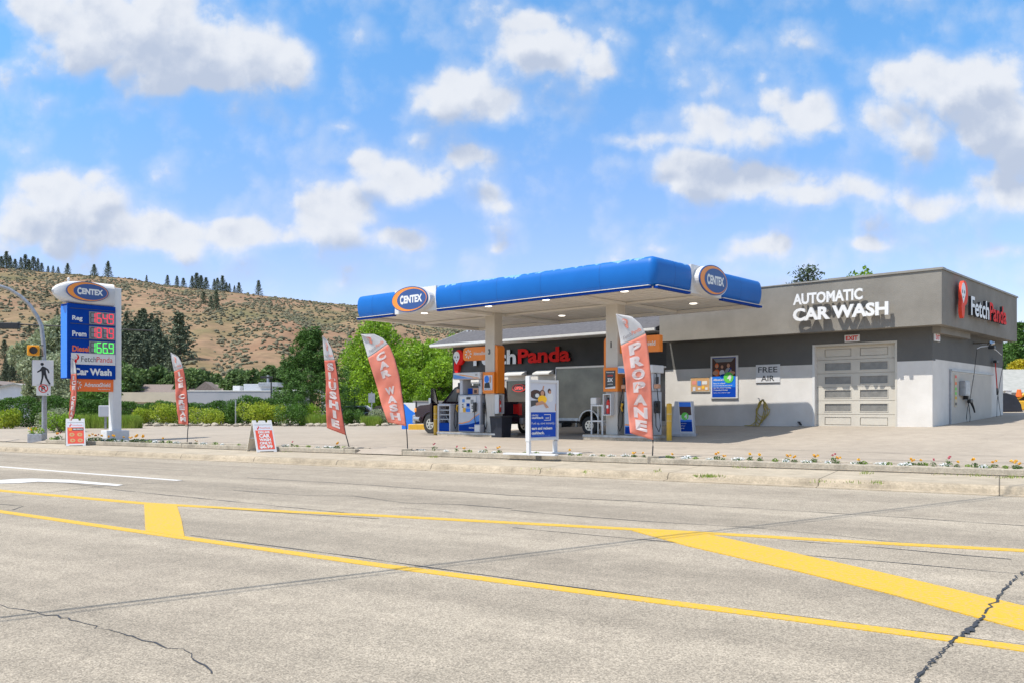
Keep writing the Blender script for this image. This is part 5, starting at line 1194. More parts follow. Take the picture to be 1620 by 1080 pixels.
feather(113, 30.95, [(113, 698), (113, 680), (112.5, 670), (118, 655), (121, 630), (122, 605), (121, 585), (119, 573), (112, 564.5)],
        [(109, 668), (111, 645), (112.5, 610), (113, 585), (112, 564.5)], .735, 'ICE CREAM', 'narrow edge-on feather flag in front of the price sign', .03, 5, logo=False, cm='coral2')

# ================================================================== A-FRAME BOARDS
def aframe(px, py, rot, label, kind):
    o = G(px, py, .16); t = thing('a_frame_sign', label, 'sign board', rz(o, rot))
    H_, W_, sp = .96, .62, .48
    def leaf(s_):
        L_ = math.hypot(H_, sp); a = math.atan2(sp, H_)*s_
        return Matrix.Translation((0, sp*-s_, 0)) @ Matrix.Rotation(-a, 4, 'X')
    for s_ in (1, -1):
        b = MB(); L_ = math.hypot(H_, sp); hw = W_/2
        P = [(-hw, 0), (-hw+.09, 0), (-hw+.1, .03), (hw-.1, .03), (hw-.09, 0), (hw, 0), (hw-.01, L_), (hw-.12, L_), (hw-.13, L_-.08), (.11, L_-.08), (.09, L_-.01), (-.09, L_-.01), (-.11, L_-.08), (-hw+.13, L_-.08), (-hw+.12, L_), (-hw+.01, L_)]
        b.prism(P, -.018, .018, 'wht' if s_ > 0 else 'bwood'); o_ = b.build('board', t); o_.matrix_basis = leaf(s_)
        if s_ > 0:
            f = MB(); y = -.022; f.flat([(-.26, .09), (.26, .09), (.26, .73), (-.26, .73)], y, 'aboard'); f.flat([(-.26, .73), (.26, .73), (.26, .89), (-.26, .89)], y, 'paper'); f.flat([(-.26, .915), (.26, .915), (.26, .925), (-.26, .925)], y, 'segbg')
            panda(f, -.2, .75, .13, y-.002, red='red'); f.txt('FetchPanda', -.1, .79, .045, 'fpink', y-.004, w=.32)
            if kind == 'wash':
                for k, (s__, w__, h__) in enumerate((('DELUXE', .36, .075), ('CAR', .34, .13), ('WASH', .36, .10), ('ONLY!', .36, .10), ('$6.99', .40, .13))):
                    z_ = [.625, .475, .36, .245, .105][k]; f.txt(s__, 0, z_, h__, 'wlet', y-.004, w=w__, bold=.055, cx=True)
            else:
                f.flat([(-.1, .6), (.25, .6), (.25, .70), (-.1, .70)], y-.002, 'segoff'); f.txt('MINI DONUTS', .075, .625, .05, 'offw', y-.005, w=.3, bold=.03, cx=True); f.ell(-.17, .65, .06, .07, y-.003, 'logoo', 12)
                for (x, z_) in ((-.12, .44), (.13, .44), (-.1, .21), (.14, .21)): f.ell(x, z_, .085, .075, y-.003, 'cork', 18); f.ell(x, z_, .03, .026, y-.005, 'aboard', 10)
            f.build('print', o_)
    b = MB(); b.tube([(-W_/2+.03, -sp*.55, .42), (-W_/2+.03, sp*.55, .42)], .012, 'galv', 6); b.build('hinge_bar', t)
aframe(414, 713.5, R(35), 'white folding board advertising deluxe car wash in red', 'wash')
aframe(119, 704, R(30), 'white folding board with four round pictures beside the price sign', 'food')

# ================================================================== CASHBACK SIGN STAND
o = D(858, 22.1); t = thing('advert_stand', 'white framed upright advert stand with woman in yellow above blue text', 'sign', rz((o.x, o.y, .30), R(45)))
hw = .5
b = MB(); b.bbox(-hw-.06, -hw, -.07, .07, .35, 2.02, 'wht', .008); b.bbox(hw, hw+.06, -.07, .07, .35, 1.93, 'wht', .008); b.box(-hw, hw, -.06, .06, .38, .44, 'wht'); b.box(-hw, hw, -.06, .06, 1.86, 1.93, 'wht'); b.box(-hw, hw, -.03, .03, .44, 1.86, 'paper'); b.build('frame', t)
for s_ in (-1, 1):
    b = MB(); x = s_*(hw+.0); b.box(x-.05, x+.03, -.05, .05, -.0, .349, 'wht'); b.build('leg', t)
b = MB(); y = -.034; b.flat([(-hw+.02, .46), (hw-.02, .46), (hw-.02, 1.10), (-hw+.02, 1.10)], y, 'cbblue'); people_print(b, -hw+.02, hw-.02, 1.10, 1.84, y, 'wave')
b.txt('CENTEX', -.44, 1.0, .04, 'wlet', y-.004, w=.25, bold=.02); b.txt('cashback', -.44, .93, .06, 'wlet', y-.004, w=.45, bold=.03); b.box(.03, .28, y-.004, y-.001, .885, .90, 'wlet'); b.box(.03, .28, y-.004, y-.001, 1.03, 1.045, 'wlet'); b.box(.265, .28, y-.004, y-.001, .90, 1.03, 'wlet'); b.txt('card', .08, .93, .05, 'wlet', y-.004, w=.14, bold=.02)
for k, (s__, w__, bo) in enumerate((('Fuel up, save instantly,', .88, .0), ('earn and redeem', .78, .04), ('cashback.', .48, .04))): b.txt(s__, -.44, .77-.12*k, .075, 'wlet', y-.004, w=w__, bold=bo)
b.txt('scan to download the app', -.44, .485, .03, 'lblue', y-.004, w=.7); b.build('print', t)
# its base boards lie across the wall
b = MB(); b.bbox(-.75, .75, -.10, .10, -.0, .05, 'wht', .008); q_ = b.build('base_board', t); q_.matrix_basis = Matrix.Translation((-.45, 0, .0)) @ Matrix.Rotation(R(-75+1), 4, 'Z')
b = MB(); b.bbox(-.75, .75, -.10, .10, -.0, .05, 'wht', .008); q_ = b.build('base_board', t); q_.matrix_basis = Matrix.Translation((.48, 0, .0)) @ Matrix.Rotation(R(-75), 4, 'Z')

# ================================================================== PRICE PYLON
po = D(182, 32.4); MP = rz((po.x, po.y, .30), R(48))
SQ = Matrix.Translation((-.10, 0, 0)) @ Matrix.Scale(.852, 4, (1, 0, 0)) @ Matrix.Translation((.10, 0, 0))
py = thing('price_sign', 'tall blue and white fuel price sign with oval logo and orange banner', 'price sign', MP)
# local x: panel from -2.0 (left) to 0 post; faces -y
b = MB(); b.bbox(-.16, .16, -.20, .20, .28, 5.72, 'wht', .02); b.build('post', py)
b = MB(); b.bbox(-.36, .36, -.42, .42, -.15, .36, 'wht', .02); b.build('plinth', py)
PW = -2.13; pf = -.30
b = MB(); b.bbox(PW, -.10, pf, .30, 2.28, 4.98, 'nblue', .02); b.box(PW-.006, PW-.001, pf+.02, .28, 2.31, 4.9, 'sblue'); cabn = b.build('cabinet', py); cabn.matrix_basis = SQ  # brighter blue sheet paints sunlight onto the left face
b = MB()
rows = [(4.36, 'Reg', '164.9', 'wlet', 'ledr'), (3.82, 'Prem', '187.9', 'wlet', 'ledr'), (3.28, 'Diesel', '166.9', 'ored', 'ledg')]
for z_ in (4.83, 4.28, 3.74): b.box(PW+.12, -.14, pf-.014, pf-.001, z_-.03, z_-.012, 'segoff')
b.build('row_trim', cabn)
SEG = {'a': (.1, .9, .93, 1.), 'd': (.1, .9, 0., .07), 'g': (.1, .9, .465, .535), 'f': (0, .13, .53, .95), 'b': (.87, 1., .53, .95), 'e': (0, .13, .05, .47), 'c': (.87, 1., .05, .47)}
ON = {'1': 'bc', '6': 'afgedc', '4': 'fgbc', '9': 'abcdfg', '8': 'abcdefg', '7': 'abc'}
for (z_, nm, val, mc, led) in rows:
    b = MB(); b.txt(nm, PW+.2, z_-.02, .21 if nm != 'Prem' else .2, mc, pf-.004, w={'Reg': .42, 'Prem': .58, 'Diesel': .70}[nm], bold=.03); b.build('grade_name', cabn)
    b = MB(); dx0 = -1.20; b.box(dx0-.04, dx0+1.06, pf-.02, pf-.001, z_-.08, z_+.38, 'segbg'); scn = b.build('price_display', cabn)
    digs = val.replace('.', ''); b = MB(); l_ = MB()
    for k, ch in enumerate(digs):
        x = dx0+k*.26; ww, hh_ = .2, .38
        for s_, (u0, u1, v0, v1) in SEG.items():
            lit = s_ in ON[ch]; (l_ if lit else b).box(x+u0*ww+.01, x+u1*ww+.01, pf-.028, pf-.0205, z_-.04+v0*hh_, z_-.04+v1*hh_, led if lit else 'segoff')
    l_.box(dx0+.26*3-.045, dx0+.26*3-.01, pf-.028, pf-.0205, z_-.04, z_, led); b.build('dark_segment', scn); l_.build('lit_segment', scn)
b = MB(); b.box(PW+.15, -.13, pf-.02, pf-.001, 2.80, 3.21, 'wht'); nm = b.build('name_panel', cabn)
b = MB(); panda(b, PW+.28, 2.84, .33, pf-.022, red='red'); b.txt('Fetch', PW+.56, 2.90, .2, 'segoff', pf-.024, w=.62, bold=.0); b.txt('Panda', PW+1.2, 2.90, .2, 'sred', pf-.024, w=.68, bold=.0); b.build('lettering', nm)
b = MB(); b.txt('Car Wash', PW+.25, 2.41, .26, 'wlet', pf-.006, w=1.6, bold=.045); b.build('service_lettering', cabn)
b = MB(); b.bbox(PW+.16, -.17, pf+.06, pf+.12, 1.82, 2.275, 'ored', .01); bn = b.build('banner', py); bn.matrix_basis = SQ
b = MB(); shield_logo(b, PW+.46, 2.05, .17, pf+.05, 'offw'); b.txt('AdvanceShield', PW+.72, 1.99, .16, 'offw', pf+.052, w=1.1, bold=.02); b.txt('fuel technology', PW+1.3, 1.88, .05, 'offw', pf+.052, w=.52); b.build('lettering', bn)
# head: pointed nose to the left
b = MB(); zc_ = 5.41
N_ = 20; V = []; F = []
secs = [(-2.62, .02, .03), (-2.56, .12, .09), (-2.4, .24, .18), (-2.1, .36, .28), (-1.8, .41, .31), (-1.2, .43, .31), (-.15, .43, .31)]
for (x, hz, hy) in secs:
    for i in range(N_):
        a = 2*math.pi*i/N_; c_, s_ = math.cos(a), math.sin(a); e_ = .45
        V.append((x, hy*math.copysign(abs(c_)**e_, c_), zc_+hz*math.copysign(abs(s_)**e_, s_)))
for i in range(len(secs)-1):
    for j in range(N_): F.append((i*N_+j, i*N_+(j+1) % N_, (i+1)*N_+(j+1) % N_, (i+1)*N_+j))
F += [tuple(range(N_)), tuple(range((len(secs)-1)*N_, len(secs)*N_))[::-1]]
b.add(V, F, 'wht', True); hd_ = b.build('head', py); hd_.matrix_basis = SQ
b = MB(); oval_logo(b, -1.32, zc_+.04, .88, .36, -.37, .05); b.build('logo', hd_)
b = MB(); b.cyl((-1.95, 0, zc_+.3), (-1.95, 0, zc_+.46), .04, .04, 'wht', 8); b.ball((-1.95, 0, zc_+.48), .06, 'wht', 8); b.build('photocell', hd_)

# ================================================================== SIGNAL POLE
mo = D(69, 34); MT = rz((mo.x, mo.y, .16), R(24)); K = 34/FPX
tp = thing('signal_pole', 'grey steel pole with curved mast arm reaching out to the left', 'pole', MT)
pp = [(70, 702), (70, 640), (70, 580), (69, 550), (66, 520), (60, 505), (50, 488), (38, 475), (22, 464), (0, 457), (-60, 448), (-140, 444)]
b = MB(); Q = [((x-69)*K, 0, (702-y)*K) for x, y in pp]; rr_ = [.10, .092, .085, .08, .078, .075, .072, .07, .066, .062, .055, .05]
b.tube(Q, rr_, 'galv', 14); b.build('mast', tp)
b = MB(); b.cyl((0, 0, -.02), (0, 0, .06), .2, .2, 'galv', 16); b.build('base_plate', tp)
t = thing('crossing_sign', 'white sign with black walking figure on the signal pole', 'sign', MT @ Matrix.Translation(((69-69)*K, -.12, (702-593)*K)))
b = MB(); b.bbox(-.38, .36, -.012, .02, -.52, .5, 'wlet', .008); b.box(-.40, -.381, -.01, .1, -.52, .5, 'segbg'); b.build('plate', t)
b = MB(); y = -.016
b.ell(-.04, .34, .06, .06, y, 'black', 16)
b.flat([(-.02, .26), (.08, .22), (.1, .0), (.0, -.04), (-.06, .0), (-.08, .16)], y, 'black')
b.flat([(-.04, .25), (-.12, .12), (-.22, .04), (-.2, .0), (-.08, .07), (.0, .18)], y-.001, 'black'); b.flat([(.06, .23), (.18, .14), (.22, -.0), (.18, -.02), (.13, .1), (.06, .14)], y-.001, 'black')
b.flat([(-.06, .02), (.04, -.0), (-.0, -.2), (-.06, -.46), (-.12, -.46), (-.06, -.2)], y-.001, 'black'); b.flat([(.0, .02), (.1, .0), (.14, -.2), (.26, -.44), (.2, -.46), (.06, -.2)], y-.001, 'black'); b.build('symbol', t)
t = thing('no_parking_sign', 'small white no parking sign below the walking figure sign', 'sign', MT @ Matrix.Translation((.0, -.12, (702-618)*K)))
b = MB(); b.bbox(-.24, .26, -.012, .02, -.27, .18, 'wlet', .008); b.build('plate', t)
b = MB(); b.txt('P', -.07, -.09, .2, 'black', -.016, bold=.04)
for i in range(24):
    a0, a1 = 2*math.pi*i/24, 2*math.pi*(i+1)/24; b.flat([(.0+.17*math.cos(a0), .01+.17*math.sin(a0)), (.17*math.cos(a1), .01+.17*math.sin(a1)), (.135*math.cos(a1), .01+.135*math.sin(a1)), (.135*math.cos(a0), .01+.135*math.sin(a0))], -.018, 'sred')
b.flat([(-.12, .09), (-.09, .12), (.12, -.07), (.09, -.10)], -.019, 'sred'); b.flat([(.14, -.25), (.14, -.19), (.2, -.22)], -.016, 'black'); b.build('symbol', t)
t = thing('amber_beacon', 'amber pedestrian beacon hung from the signal pole', 'signal', MT @ Matrix.Translation(((56-69)*K, -.12, (702-558.5)*K)))
b = MB(); b.bbox(-.23, .20, -.1, .16, -.20, .20, 'sigy', .03); b.build('housing', t); b = MB(); b.cyl((0, -.1, 0), (0, -.22, 0), .16, .15, 'sigy', 20, caps=False); b.cyl((0, -.101, 0), (0, -.12, 0), .14, .14, 'segoff', 20); b.build('lens_hood', t)
b = MB(); b.tube([(.2, .0, .21), (.34, .06, .21)], .02, 'black', 6); b.tube([(.2, .0, -.21), (.34, .06, -.21)], .02, 'black', 6); b.build('bracket', t)
t = thing('traffic_light', 'black traffic light hanging sideways on a cable at the left edge', 'traffic light', rz(D(8, 40, Z(516, 40)), R(8)))
b = MB(); b.bbox(-.9, .64, -.14, .14, -.13, .16, 'black', .03); b.build('housing', t)
b = MB(); b.tube([(-8, 0, .18), (-.9, 0, .18)], .03, 'galv', 6); b.tube([(.6, 0, .10), (2.4, .1, .03), (6.5, .4, -.1)], .035, 'black', 6); b.build('span_wire', t)
t = thing('planter_box', 'grey green planter box of yellow flowers at the signal pole foot', 'planter', rz(D(58, 33, .16), R(10)))
b = MB(); b.bbox(-.26, .26, -.22, .22, 0, .36, 'galv', .02); b.build('box', t); b = MB(); rr2 = np.random.default_rng(2)
quads(rr2, leafquads(rr2, (0, 0, .45), (.3, .24, .18), 160), .05, 'leafg', b); quads(rr2, leafquads(rr2, (-.1, -.1, .55), (.2, .16, .1), 30), .03, 'marig', b); b.build('plants', t)

# overhead cables beyond the frame whose shadow crosses the road
def cable(p1, p2, h1, h2, off, label):
    a = G(*p1); c = G(*p2, .0); s = Vector((SUN.x/-SUN.z, SUN.y/-SUN.z, 0))
    A = Vector((a.x-s.x*h1, a.y-s.y*h1, h1)); B_ = Vector((c.x-s.x*h2, c.y-s.y*h2, h2)); dv = B_-A
    A2, B2 = A-dv*1.1, B_+dv*1.6; P = [A2.lerp(B2, i/24)+Vector((off, 0, 0)) for i in range(25)]
    b = MB(); b.tube(P, .022 if p1[1] < 980 else .012, 'black', 6); tag(b.build('overhead_cable'), label, 'cable', 'overhead cables over the road')
cable((0, 976), (1558, 787), 6.2, 11, 0, 'black overhead cable whose shadow crosses the road'); cable((0, 982), (1558, 790), 6.3, 11.1, .0, 'black overhead cable whose shadow crosses the road')

# ================================================================== TREES, SHRUBS, BACKGROUND
def tree_mesh(kind, seed, h, w, n, leaf, m, blobs=9, trunk=.12, base=.25, flatb=False):
    r = np.random.default_rng(seed); b = MB(); per = n//blobs
    P = []
    for k in range(blobs):
        f = (k+.5)/blobs; zz = h*(base+(1-base)*f*.9); rad = w/2*math.sin(math.pi*min(.93, .18+.78*f))**.7
        a = r.uniform(0, 6.28); off = rad*r.uniform(.25, .75); c = (off*math.cos(a), off*math.sin(a), zz+r.uniform(-.05, .05)*h)
        s = (w*r.uniform(.20, .32), w*r.uniform(.20, .32), h*r.uniform(.10, .17))
        P.append(leafquads(r, c, s, per))
        P.append(leafquads(r, (c[0]*1.25, c[1]*1.25, c[2]+s[2]*r.uniform(.2, .9)), (s[0]*.45, s[1]*.45, s[2]*.6), per//4))
    quads(r, np.concatenate(P), leaf, m, b, .75)
    t_ = MB(); t_.tube([(0, 0, -.2), (.03*h*.1, 0, h*.3), (0, .02, h*.75)], [trunk, trunk*.75, trunk*.2], 'bark', 8)
    for k in range(6):
        a = r.uniform(0, 6.28); z_ = h*r.uniform(.25, .6); L_ = w*.38; t_.tube([(0, 0, z_), (L_*.5*math.cos(a), L_*.5*math.sin(a), z_+L_*.35), (L_*math.cos(a), L_*math.sin(a), z_+L_*.8)], [trunk*.4, trunk*.25, trunk*.08], 'bark', 5)
    return b.data('crown'), t_.data('trunk')
def place_tree(name, meshes, loc, label, cat, group=None, sc=1., rot=None, wide=1.):
    e = bpy.data.objects.new(name, None); C.objects.link(e); e.location = loc; e.rotation_euler.z = random.uniform(0, 6.28) if rot is None else rot; e.scale = (sc*wide, sc*wide, sc)
    tag(e, label, cat, group)
    for nm, me in zip(('crown', 'trunk'), meshes): o = bpy.data.objects.new(nm, me); C.objects.link(o); o.parent = e
    return e
def conifer_mesh(seed, h, w, n, leaf, m, gap=.0):
    r = np.random.default_rng(seed); b = MB(); P = []; layers = max(6, int(h*2.2)); per = max(4, n//layers)
    for k in range(layers):
        f = k/(layers-1); zz = h*(.12+.86*f); rad = w/2*(1-f)**.8*r.uniform(.72, 1.1)+.03*w
        nb = 7; ph = r.uniform(0, 6.28)
        for j in range(nb):
            a = ph+6.28*j/nb+r.uniform(-.2, .2); rr_ = rad*r.uniform(.65, 1.12); q = max(2, per//nb); tt = r.uniform(.15, 1, q)**.7
            P.append(np.stack([rr_*tt*math.cos(a)+r.normal(0, .04*w, q), rr_*tt*math.sin(a)+r.normal(0, .04*w, q), zz-rr_*tt*.25+r.normal(0, h*.012, q)], 1))
    quads(r, np.concatenate(P), leaf, m, b, .55)
    t_ = MB(); t_.tube([(0, 0, -.5), (0, 0, h*.95)], [w*.045, w*.008], 'bark', 6)
    return b.data('crown'), t_.data('trunk')
# hill conifers
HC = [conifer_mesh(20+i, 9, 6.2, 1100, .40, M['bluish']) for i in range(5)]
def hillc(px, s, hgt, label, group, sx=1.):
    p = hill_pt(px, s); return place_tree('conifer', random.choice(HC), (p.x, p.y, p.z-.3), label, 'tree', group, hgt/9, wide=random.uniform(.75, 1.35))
random.seed(11)
for (px, yy) in [(2, 16), (10, 24), (16, 18), (24, 14), (33, 17), (40, 22), (46, 15), (53, 20), (60, 18), (66, 12), (-12, 22), (-30, 24), (76, 8), (84, 9), (92, 8)]:
    hillc(px, .985 if yy > 10 else 1., yy*.37+.8, 'small dark conifer in the clump on the ridge at the far left', 'ridge conifers at the far left')
for (px, yy) in [(107, 15), (149, 16), (171, 22)]: hillc(px, .99, yy*.38+.6, {107: 'lone small conifer on the ridge left of the price sign', 149: 'shorter conifer of the pair on the ridge above the price sign', 171: 'taller conifer of the pair on the ridge above the price sign'}[px], None)
for (px, yy) in [(232, 9), (265, 14), (280, 14), (290, 12), (304, 16), (311, 21), (318, 18), (326, 16), (339, 15), (344, 17), (352, 21), (358, 12), (363, 11), (371, 9), (378, 14)]: hillc(px, .985, yy*.37+.8, 'dark conifer in the row along the middle of the ridge', 'conifers along the middle of the ridge')
hillc(409, .99, 8.2, 'lone conifer at the right end of the ridge', None)
def s_for(px, y):                                       # slope position whose picture row is y
    lo, hi = 0., 1.
    for _ in range(30):
        mid = (lo+hi)/2; p = hill_pt(px, mid); yy = HY-(p.z-EYE)/p.y*FPX
        if yy > y: lo = mid
        else: hi = mid
    return lo
for i in range(80):
    px = random.uniform(184, 272); f = random.random()**.8; yb = 528+f*78
    if px > 245+f*30: px -= 40
    hillc(px, s_for(px, yb), random.uniform(5.5, 9.5), 'grey green conifer in the dense stand on the slope right of the price sign', 'conifers in the dense hillside stand')
for (px, yb, h) in [(284, 571, 12.5), (287, 560, 9), (342, 492, 8), (322, 480, 5), (334, 488, 5), (592, 560, 4)]: hillc(px, s_for(px, yb), h, {284: 'tall dark conifer standing right of the dense hillside stand', 287: 'smaller dark conifer close behind the tall one on the slope', 342: 'dark conifer casting a shadow on the bare upper slope', 322: 'small conifer high on the bare slope left of a larger one', 334: 'tiny conifer touching the larger one on the bare upper slope', 592: 'small conifer low on the slope behind the flags'}[px], None)
for i in range(18):
    px = random.uniform(-10, 60); yb = random.uniform(560, 612); hillc(px, s_for(px, yb), random.uniform(2.5, 5), 'low dark conifer at the foot of the slope at the left edge', 'low conifers at the left foot of the slope')
for i in range(9):
    px = random.uniform(-5, 120); yb = random.uniform(455, 545); hillc(px, s_for(px, yb), random.uniform(2.0, 3.6), 'small scattered bushy conifer on the slope above the signal arm', 'scattered conifers above the signal arm')
# broadleaf trees at the slope foot
FT = [tree_mesh('b', 40+i, 7, 6.5, 2200, .34, M['leaff']) for i in range(3)]
random.seed(5)
for i in range(26):
    px = random.choice([random.uniform(262, 310), random.uniform(300, 470), random.uniform(300, 470), random.uniform(190, 270)]); p = D(px, random.uniform(135, 160), .0)
    place_tree('broadleaf_tree', random.choice(FT), p, 'green leafy tree in the row at the foot of the hill', 'tree', 'leafy trees along the foot of the hill', random.uniform(.85, 1.2))
# silver poplar behind the price sign
SP = tree_mesh('s', 60, 8.4, 5.2, 15000, .17, M['leafs'], 14, .16, .08)
place_tree('poplar_tree', SP, D(80, 68, .3), 'tall silvery leaved tree behind the signal pole', 'tree')
SP2 = tree_mesh('s', 61, 5.4, 4.6, 6000, .13, M['leafs'], 12, .14, .05)
place_tree('poplar_tree', SP2, D(112, 62, .3), 'silvery leaved tree behind the foot of the price sign', 'tree')
SP3 = tree_mesh('s', 62, 3.2, 4.6, 4200, .11, M['leafd'], 12, .14, .05)
place_tree('bushy_tree', SP3, D(158, 58, .3), 'dark bushy tree under the orange banner of the price sign', 'tree')
# soft pine between hedge and flag
PN = conifer_mesh(71, 7.2, 6.0, 15000, .15, M['pine'])
def pine():
    r = np.random.default_rng(71); b = MB(); P = []
    for k in range(84):
        f = r.random(); z_ = .9+5.6*f; rad = 2.9*(1-f*.86)*r.uniform(.5, 1.); a = r.uniform(0, 6.28)
        P.append(leafquads(r, (rad*math.cos(a), rad*math.sin(a), z_), (.62*(1.2-f*.6), .62*(1.2-f*.6), .34), 330))
        P.append(leafquads(r, (rad*1.25*math.cos(a), rad*1.25*math.sin(a), z_+.3), (.2, .2, .3), 60))
    P.append(leafquads(r, (0, 0, 3.2), (1.3, 1.3, 2.8), 2500)); quads(r, np.concatenate(P), .085, 'pine', b, .5)
    t_ = MB(); t_.tube([(0, 0, -.2), (.05, 0, 2), (0, 0, 6)], [.14, .11, .03], 'bark', 8); return b.data('crown'), t_.data('trunk')
place_tree('pine_tree', pine(), D(492, 61, .3), 'bushy dark green pine left of the slushie flag', 'tree', None, 1., 0., 1.25)
# big deciduous trees behind the flags
BT = [tree_mesh('d', 80+i, 9.2, 8.2, 15000, .17, M['leafg'], 22, .22, .06) for i in range(2)]+[tree_mesh('d', 90, 7.0, 7.0, 11000, .16, M['leafg'], 18, .2, .04)]
place_tree('maple_tree', BT[0], D(607, 78, .3), 'large bright green tree behind the car wash flag', 'tree', None, .97, 1.)
place_tree('maple_tree', BT[2], D(668, 74, .3), 'bright yellow green tree left of the store wall', 'tree', None, 1.02, 2.)
place_tree('maple_tree', BT[1], D(560, 84, .3), 'green tree between the two coral flags', 'tree', None, .72, 3.)
place_tree('maple_tree', BT[1], D(702, 82, .3), 'green tree behind the store roof corner', 'tree', None, .78, .4)
place_tree('maple_tree', BT[2], D(640, 66, .3), 'lower green tree behind the pickup hood', 'tree', None, .62, 5.)
place_tree('maple_tree', BT[2], D(700, 62, .3), 'green leafy tree directly behind the pickup cab', 'tree', None, .7, 4.)
# hedge and shrubs
def hedge_mesh(seed, L_, W_, H_, n, leaf, m):
    r = np.random.default_rng(seed); b = MB(); k = int(L_/.55); P = []
    for i in range(k):
        x = (i+.5)*L_/k-L_/2; hh_ = H_*r.uniform(.86, 1.06)
        P.append(leafquads(r, (x+r.uniform(-.2, .2), r.uniform(-.1, .1), hh_*.5), (L_/k*.95, W_/2, hh_*.52), n//k))
        P.append(leafquads(r, (x+r.uniform(-.3, .3), 0, hh_*.88), (.28, W_*.35, .22), n//k//4))
    quads(r, np.concatenate(P), leaf, m, b, .7); return b
def plant(name, mb, loc, rot, label, cat, group=None):
    o = mb.build(name); o.matrix_world = rz(loc, rot); return tag(o, label, cat, group)
plant('hedge', hedge_mesh(1, 8.5, 2.2, 1.9, 24000, .06, 'leafd'), D(65, 50, .3), R(2), 'dark green rounded hedge behind the signal pole at the left edge', 'hedge')
plant('hedge', hedge_mesh(2, 11.5, 1.9, 1.6, 26000, .06, 'leafd'), D(295, 57, .35), R(-2), 'long dark green hedge in front of the grey wall building', 'hedge')
plant('hedge', hedge_mesh(3, 4.6, 2.0, 2.0, 12000, .06, 'leafd'), D(420, 56, .35), R(0), 'dark green hedge left of the bushy pine', 'hedge')
def shrub(seed, w, h, n, leaf, m):
    r = np.random.default_rng(seed); b = MB(); P = []
    for k in range(9): a = r.uniform(0, 6.28); P.append(leafquads(r, (w*.26*math.cos(a), w*.22*math.sin(a), h*r.uniform(.35, .65)), (w*.26, w*.24, h*.36), n//9))
    quads(r, np.concatenate(P), leaf, m, b, .75)
    for k in range(5): a = r.uniform(0, 6.28); b.tube([(0, 0, 0), (.2*w*math.cos(a), .2*w*math.sin(a), h*.5)], .015, 'bark', 4)
    return b
for i, (px, d_, w_, h_, m_, lab) in enumerate([
    (8, 46, 1.3, 1.0, 'leafy', 'yellow green shrub at the left edge before the dark hedge'), (262, 54, 1.8, 1.25, 'leafy', 'yellow green shrub left of the ice cream flag'), (224, 54, 1.2, 1.0, 'leafy', 'small yellow green shrub right of the price sign post'),
    (322, 54, 2.2, 1.2, 'leafy', 'wide yellow green shrub right of the ice cream flag'), (404, 54, 2.0, 1.35, 'leafy', 'yellow green shrub behind the car wash folding board'), (436, 54, 1.6, 1.2, 'leafy', 'yellow green shrub right of the folding board top'),
    (460, 53, 1.8, 1.2, 'leafd', 'rounded dark green shrub right of the folding board'), (355, 57, 2.0, 1.3, 'leafd', 'dark green shrub at the grey street sign post'), (484, 57, 1.9, 1.4, 'leafg', 'green shrub at the left foot of the pine'),
    (560, 56, 1.2, .95, 'leafd', 'small green shrub between the two coral flags'), (604, 54, 1.5, .95, 'leafs', 'grey green shrub left of the car wash flag foot'), (96, 40, 1.5, .95, 'leafg', 'green shrub beside the signal pole foot'), (84, 42, 1.4, 1.0, 'leafs', 'pale striped shrub behind the signal pole foot')]):
    plant('shrub', shrub(100+i, w_*1.2, h_*1.25, 2600, .06, m_), D(px, d_, .34), 0., lab, 'shrub')
def tuft(seed, w, h, n, m='grass'):
    r = np.random.default_rng(seed); x = r.uniform(-w/2, w/2, n); y = r.uniform(-.4, .4, n); hh_ = h*r.uniform(.6, 1.1, n); dx, dy = r.normal(0, .10, n), r.normal(0, .1, n); b = MB()
    V = np.stack([np.stack([x-.014, y, 0*x], 1), np.stack([x+.014, y, 0*x], 1), np.stack([x+dx*.5+.009, y+dy*.5, hh_*.6], 1), np.stack([x+dx, y+dy, hh_], 1)], 1).reshape(-1, 3); b.add(V, np.arange(4*n).reshape(n, 4), m); return b
for i, (px, d_, w_, h_, lab) in enumerate([(152, 47, 1.9, .85, 'tall lime grass left of the price sign post'), (208, 47, .9, .8, 'tall lime grass right of the price sign post'), (503, 53, 1.3, .8, 'lime grass clump left of the slushie flag'), (523, 53, .7, .75, 'lime grass clump behind the slushie flag'), (588, 53, 1.1, .7, 'lime grass clump between the two flags'), (485, 55, .6, .6, 'small lime grass clump at the shrub')]):
    tag(plant('ornamental_grass', tuft(200+i, w_, h_, 1500), D(px, d_, .34), 0., lab, 'grass'), lab, 'grass')
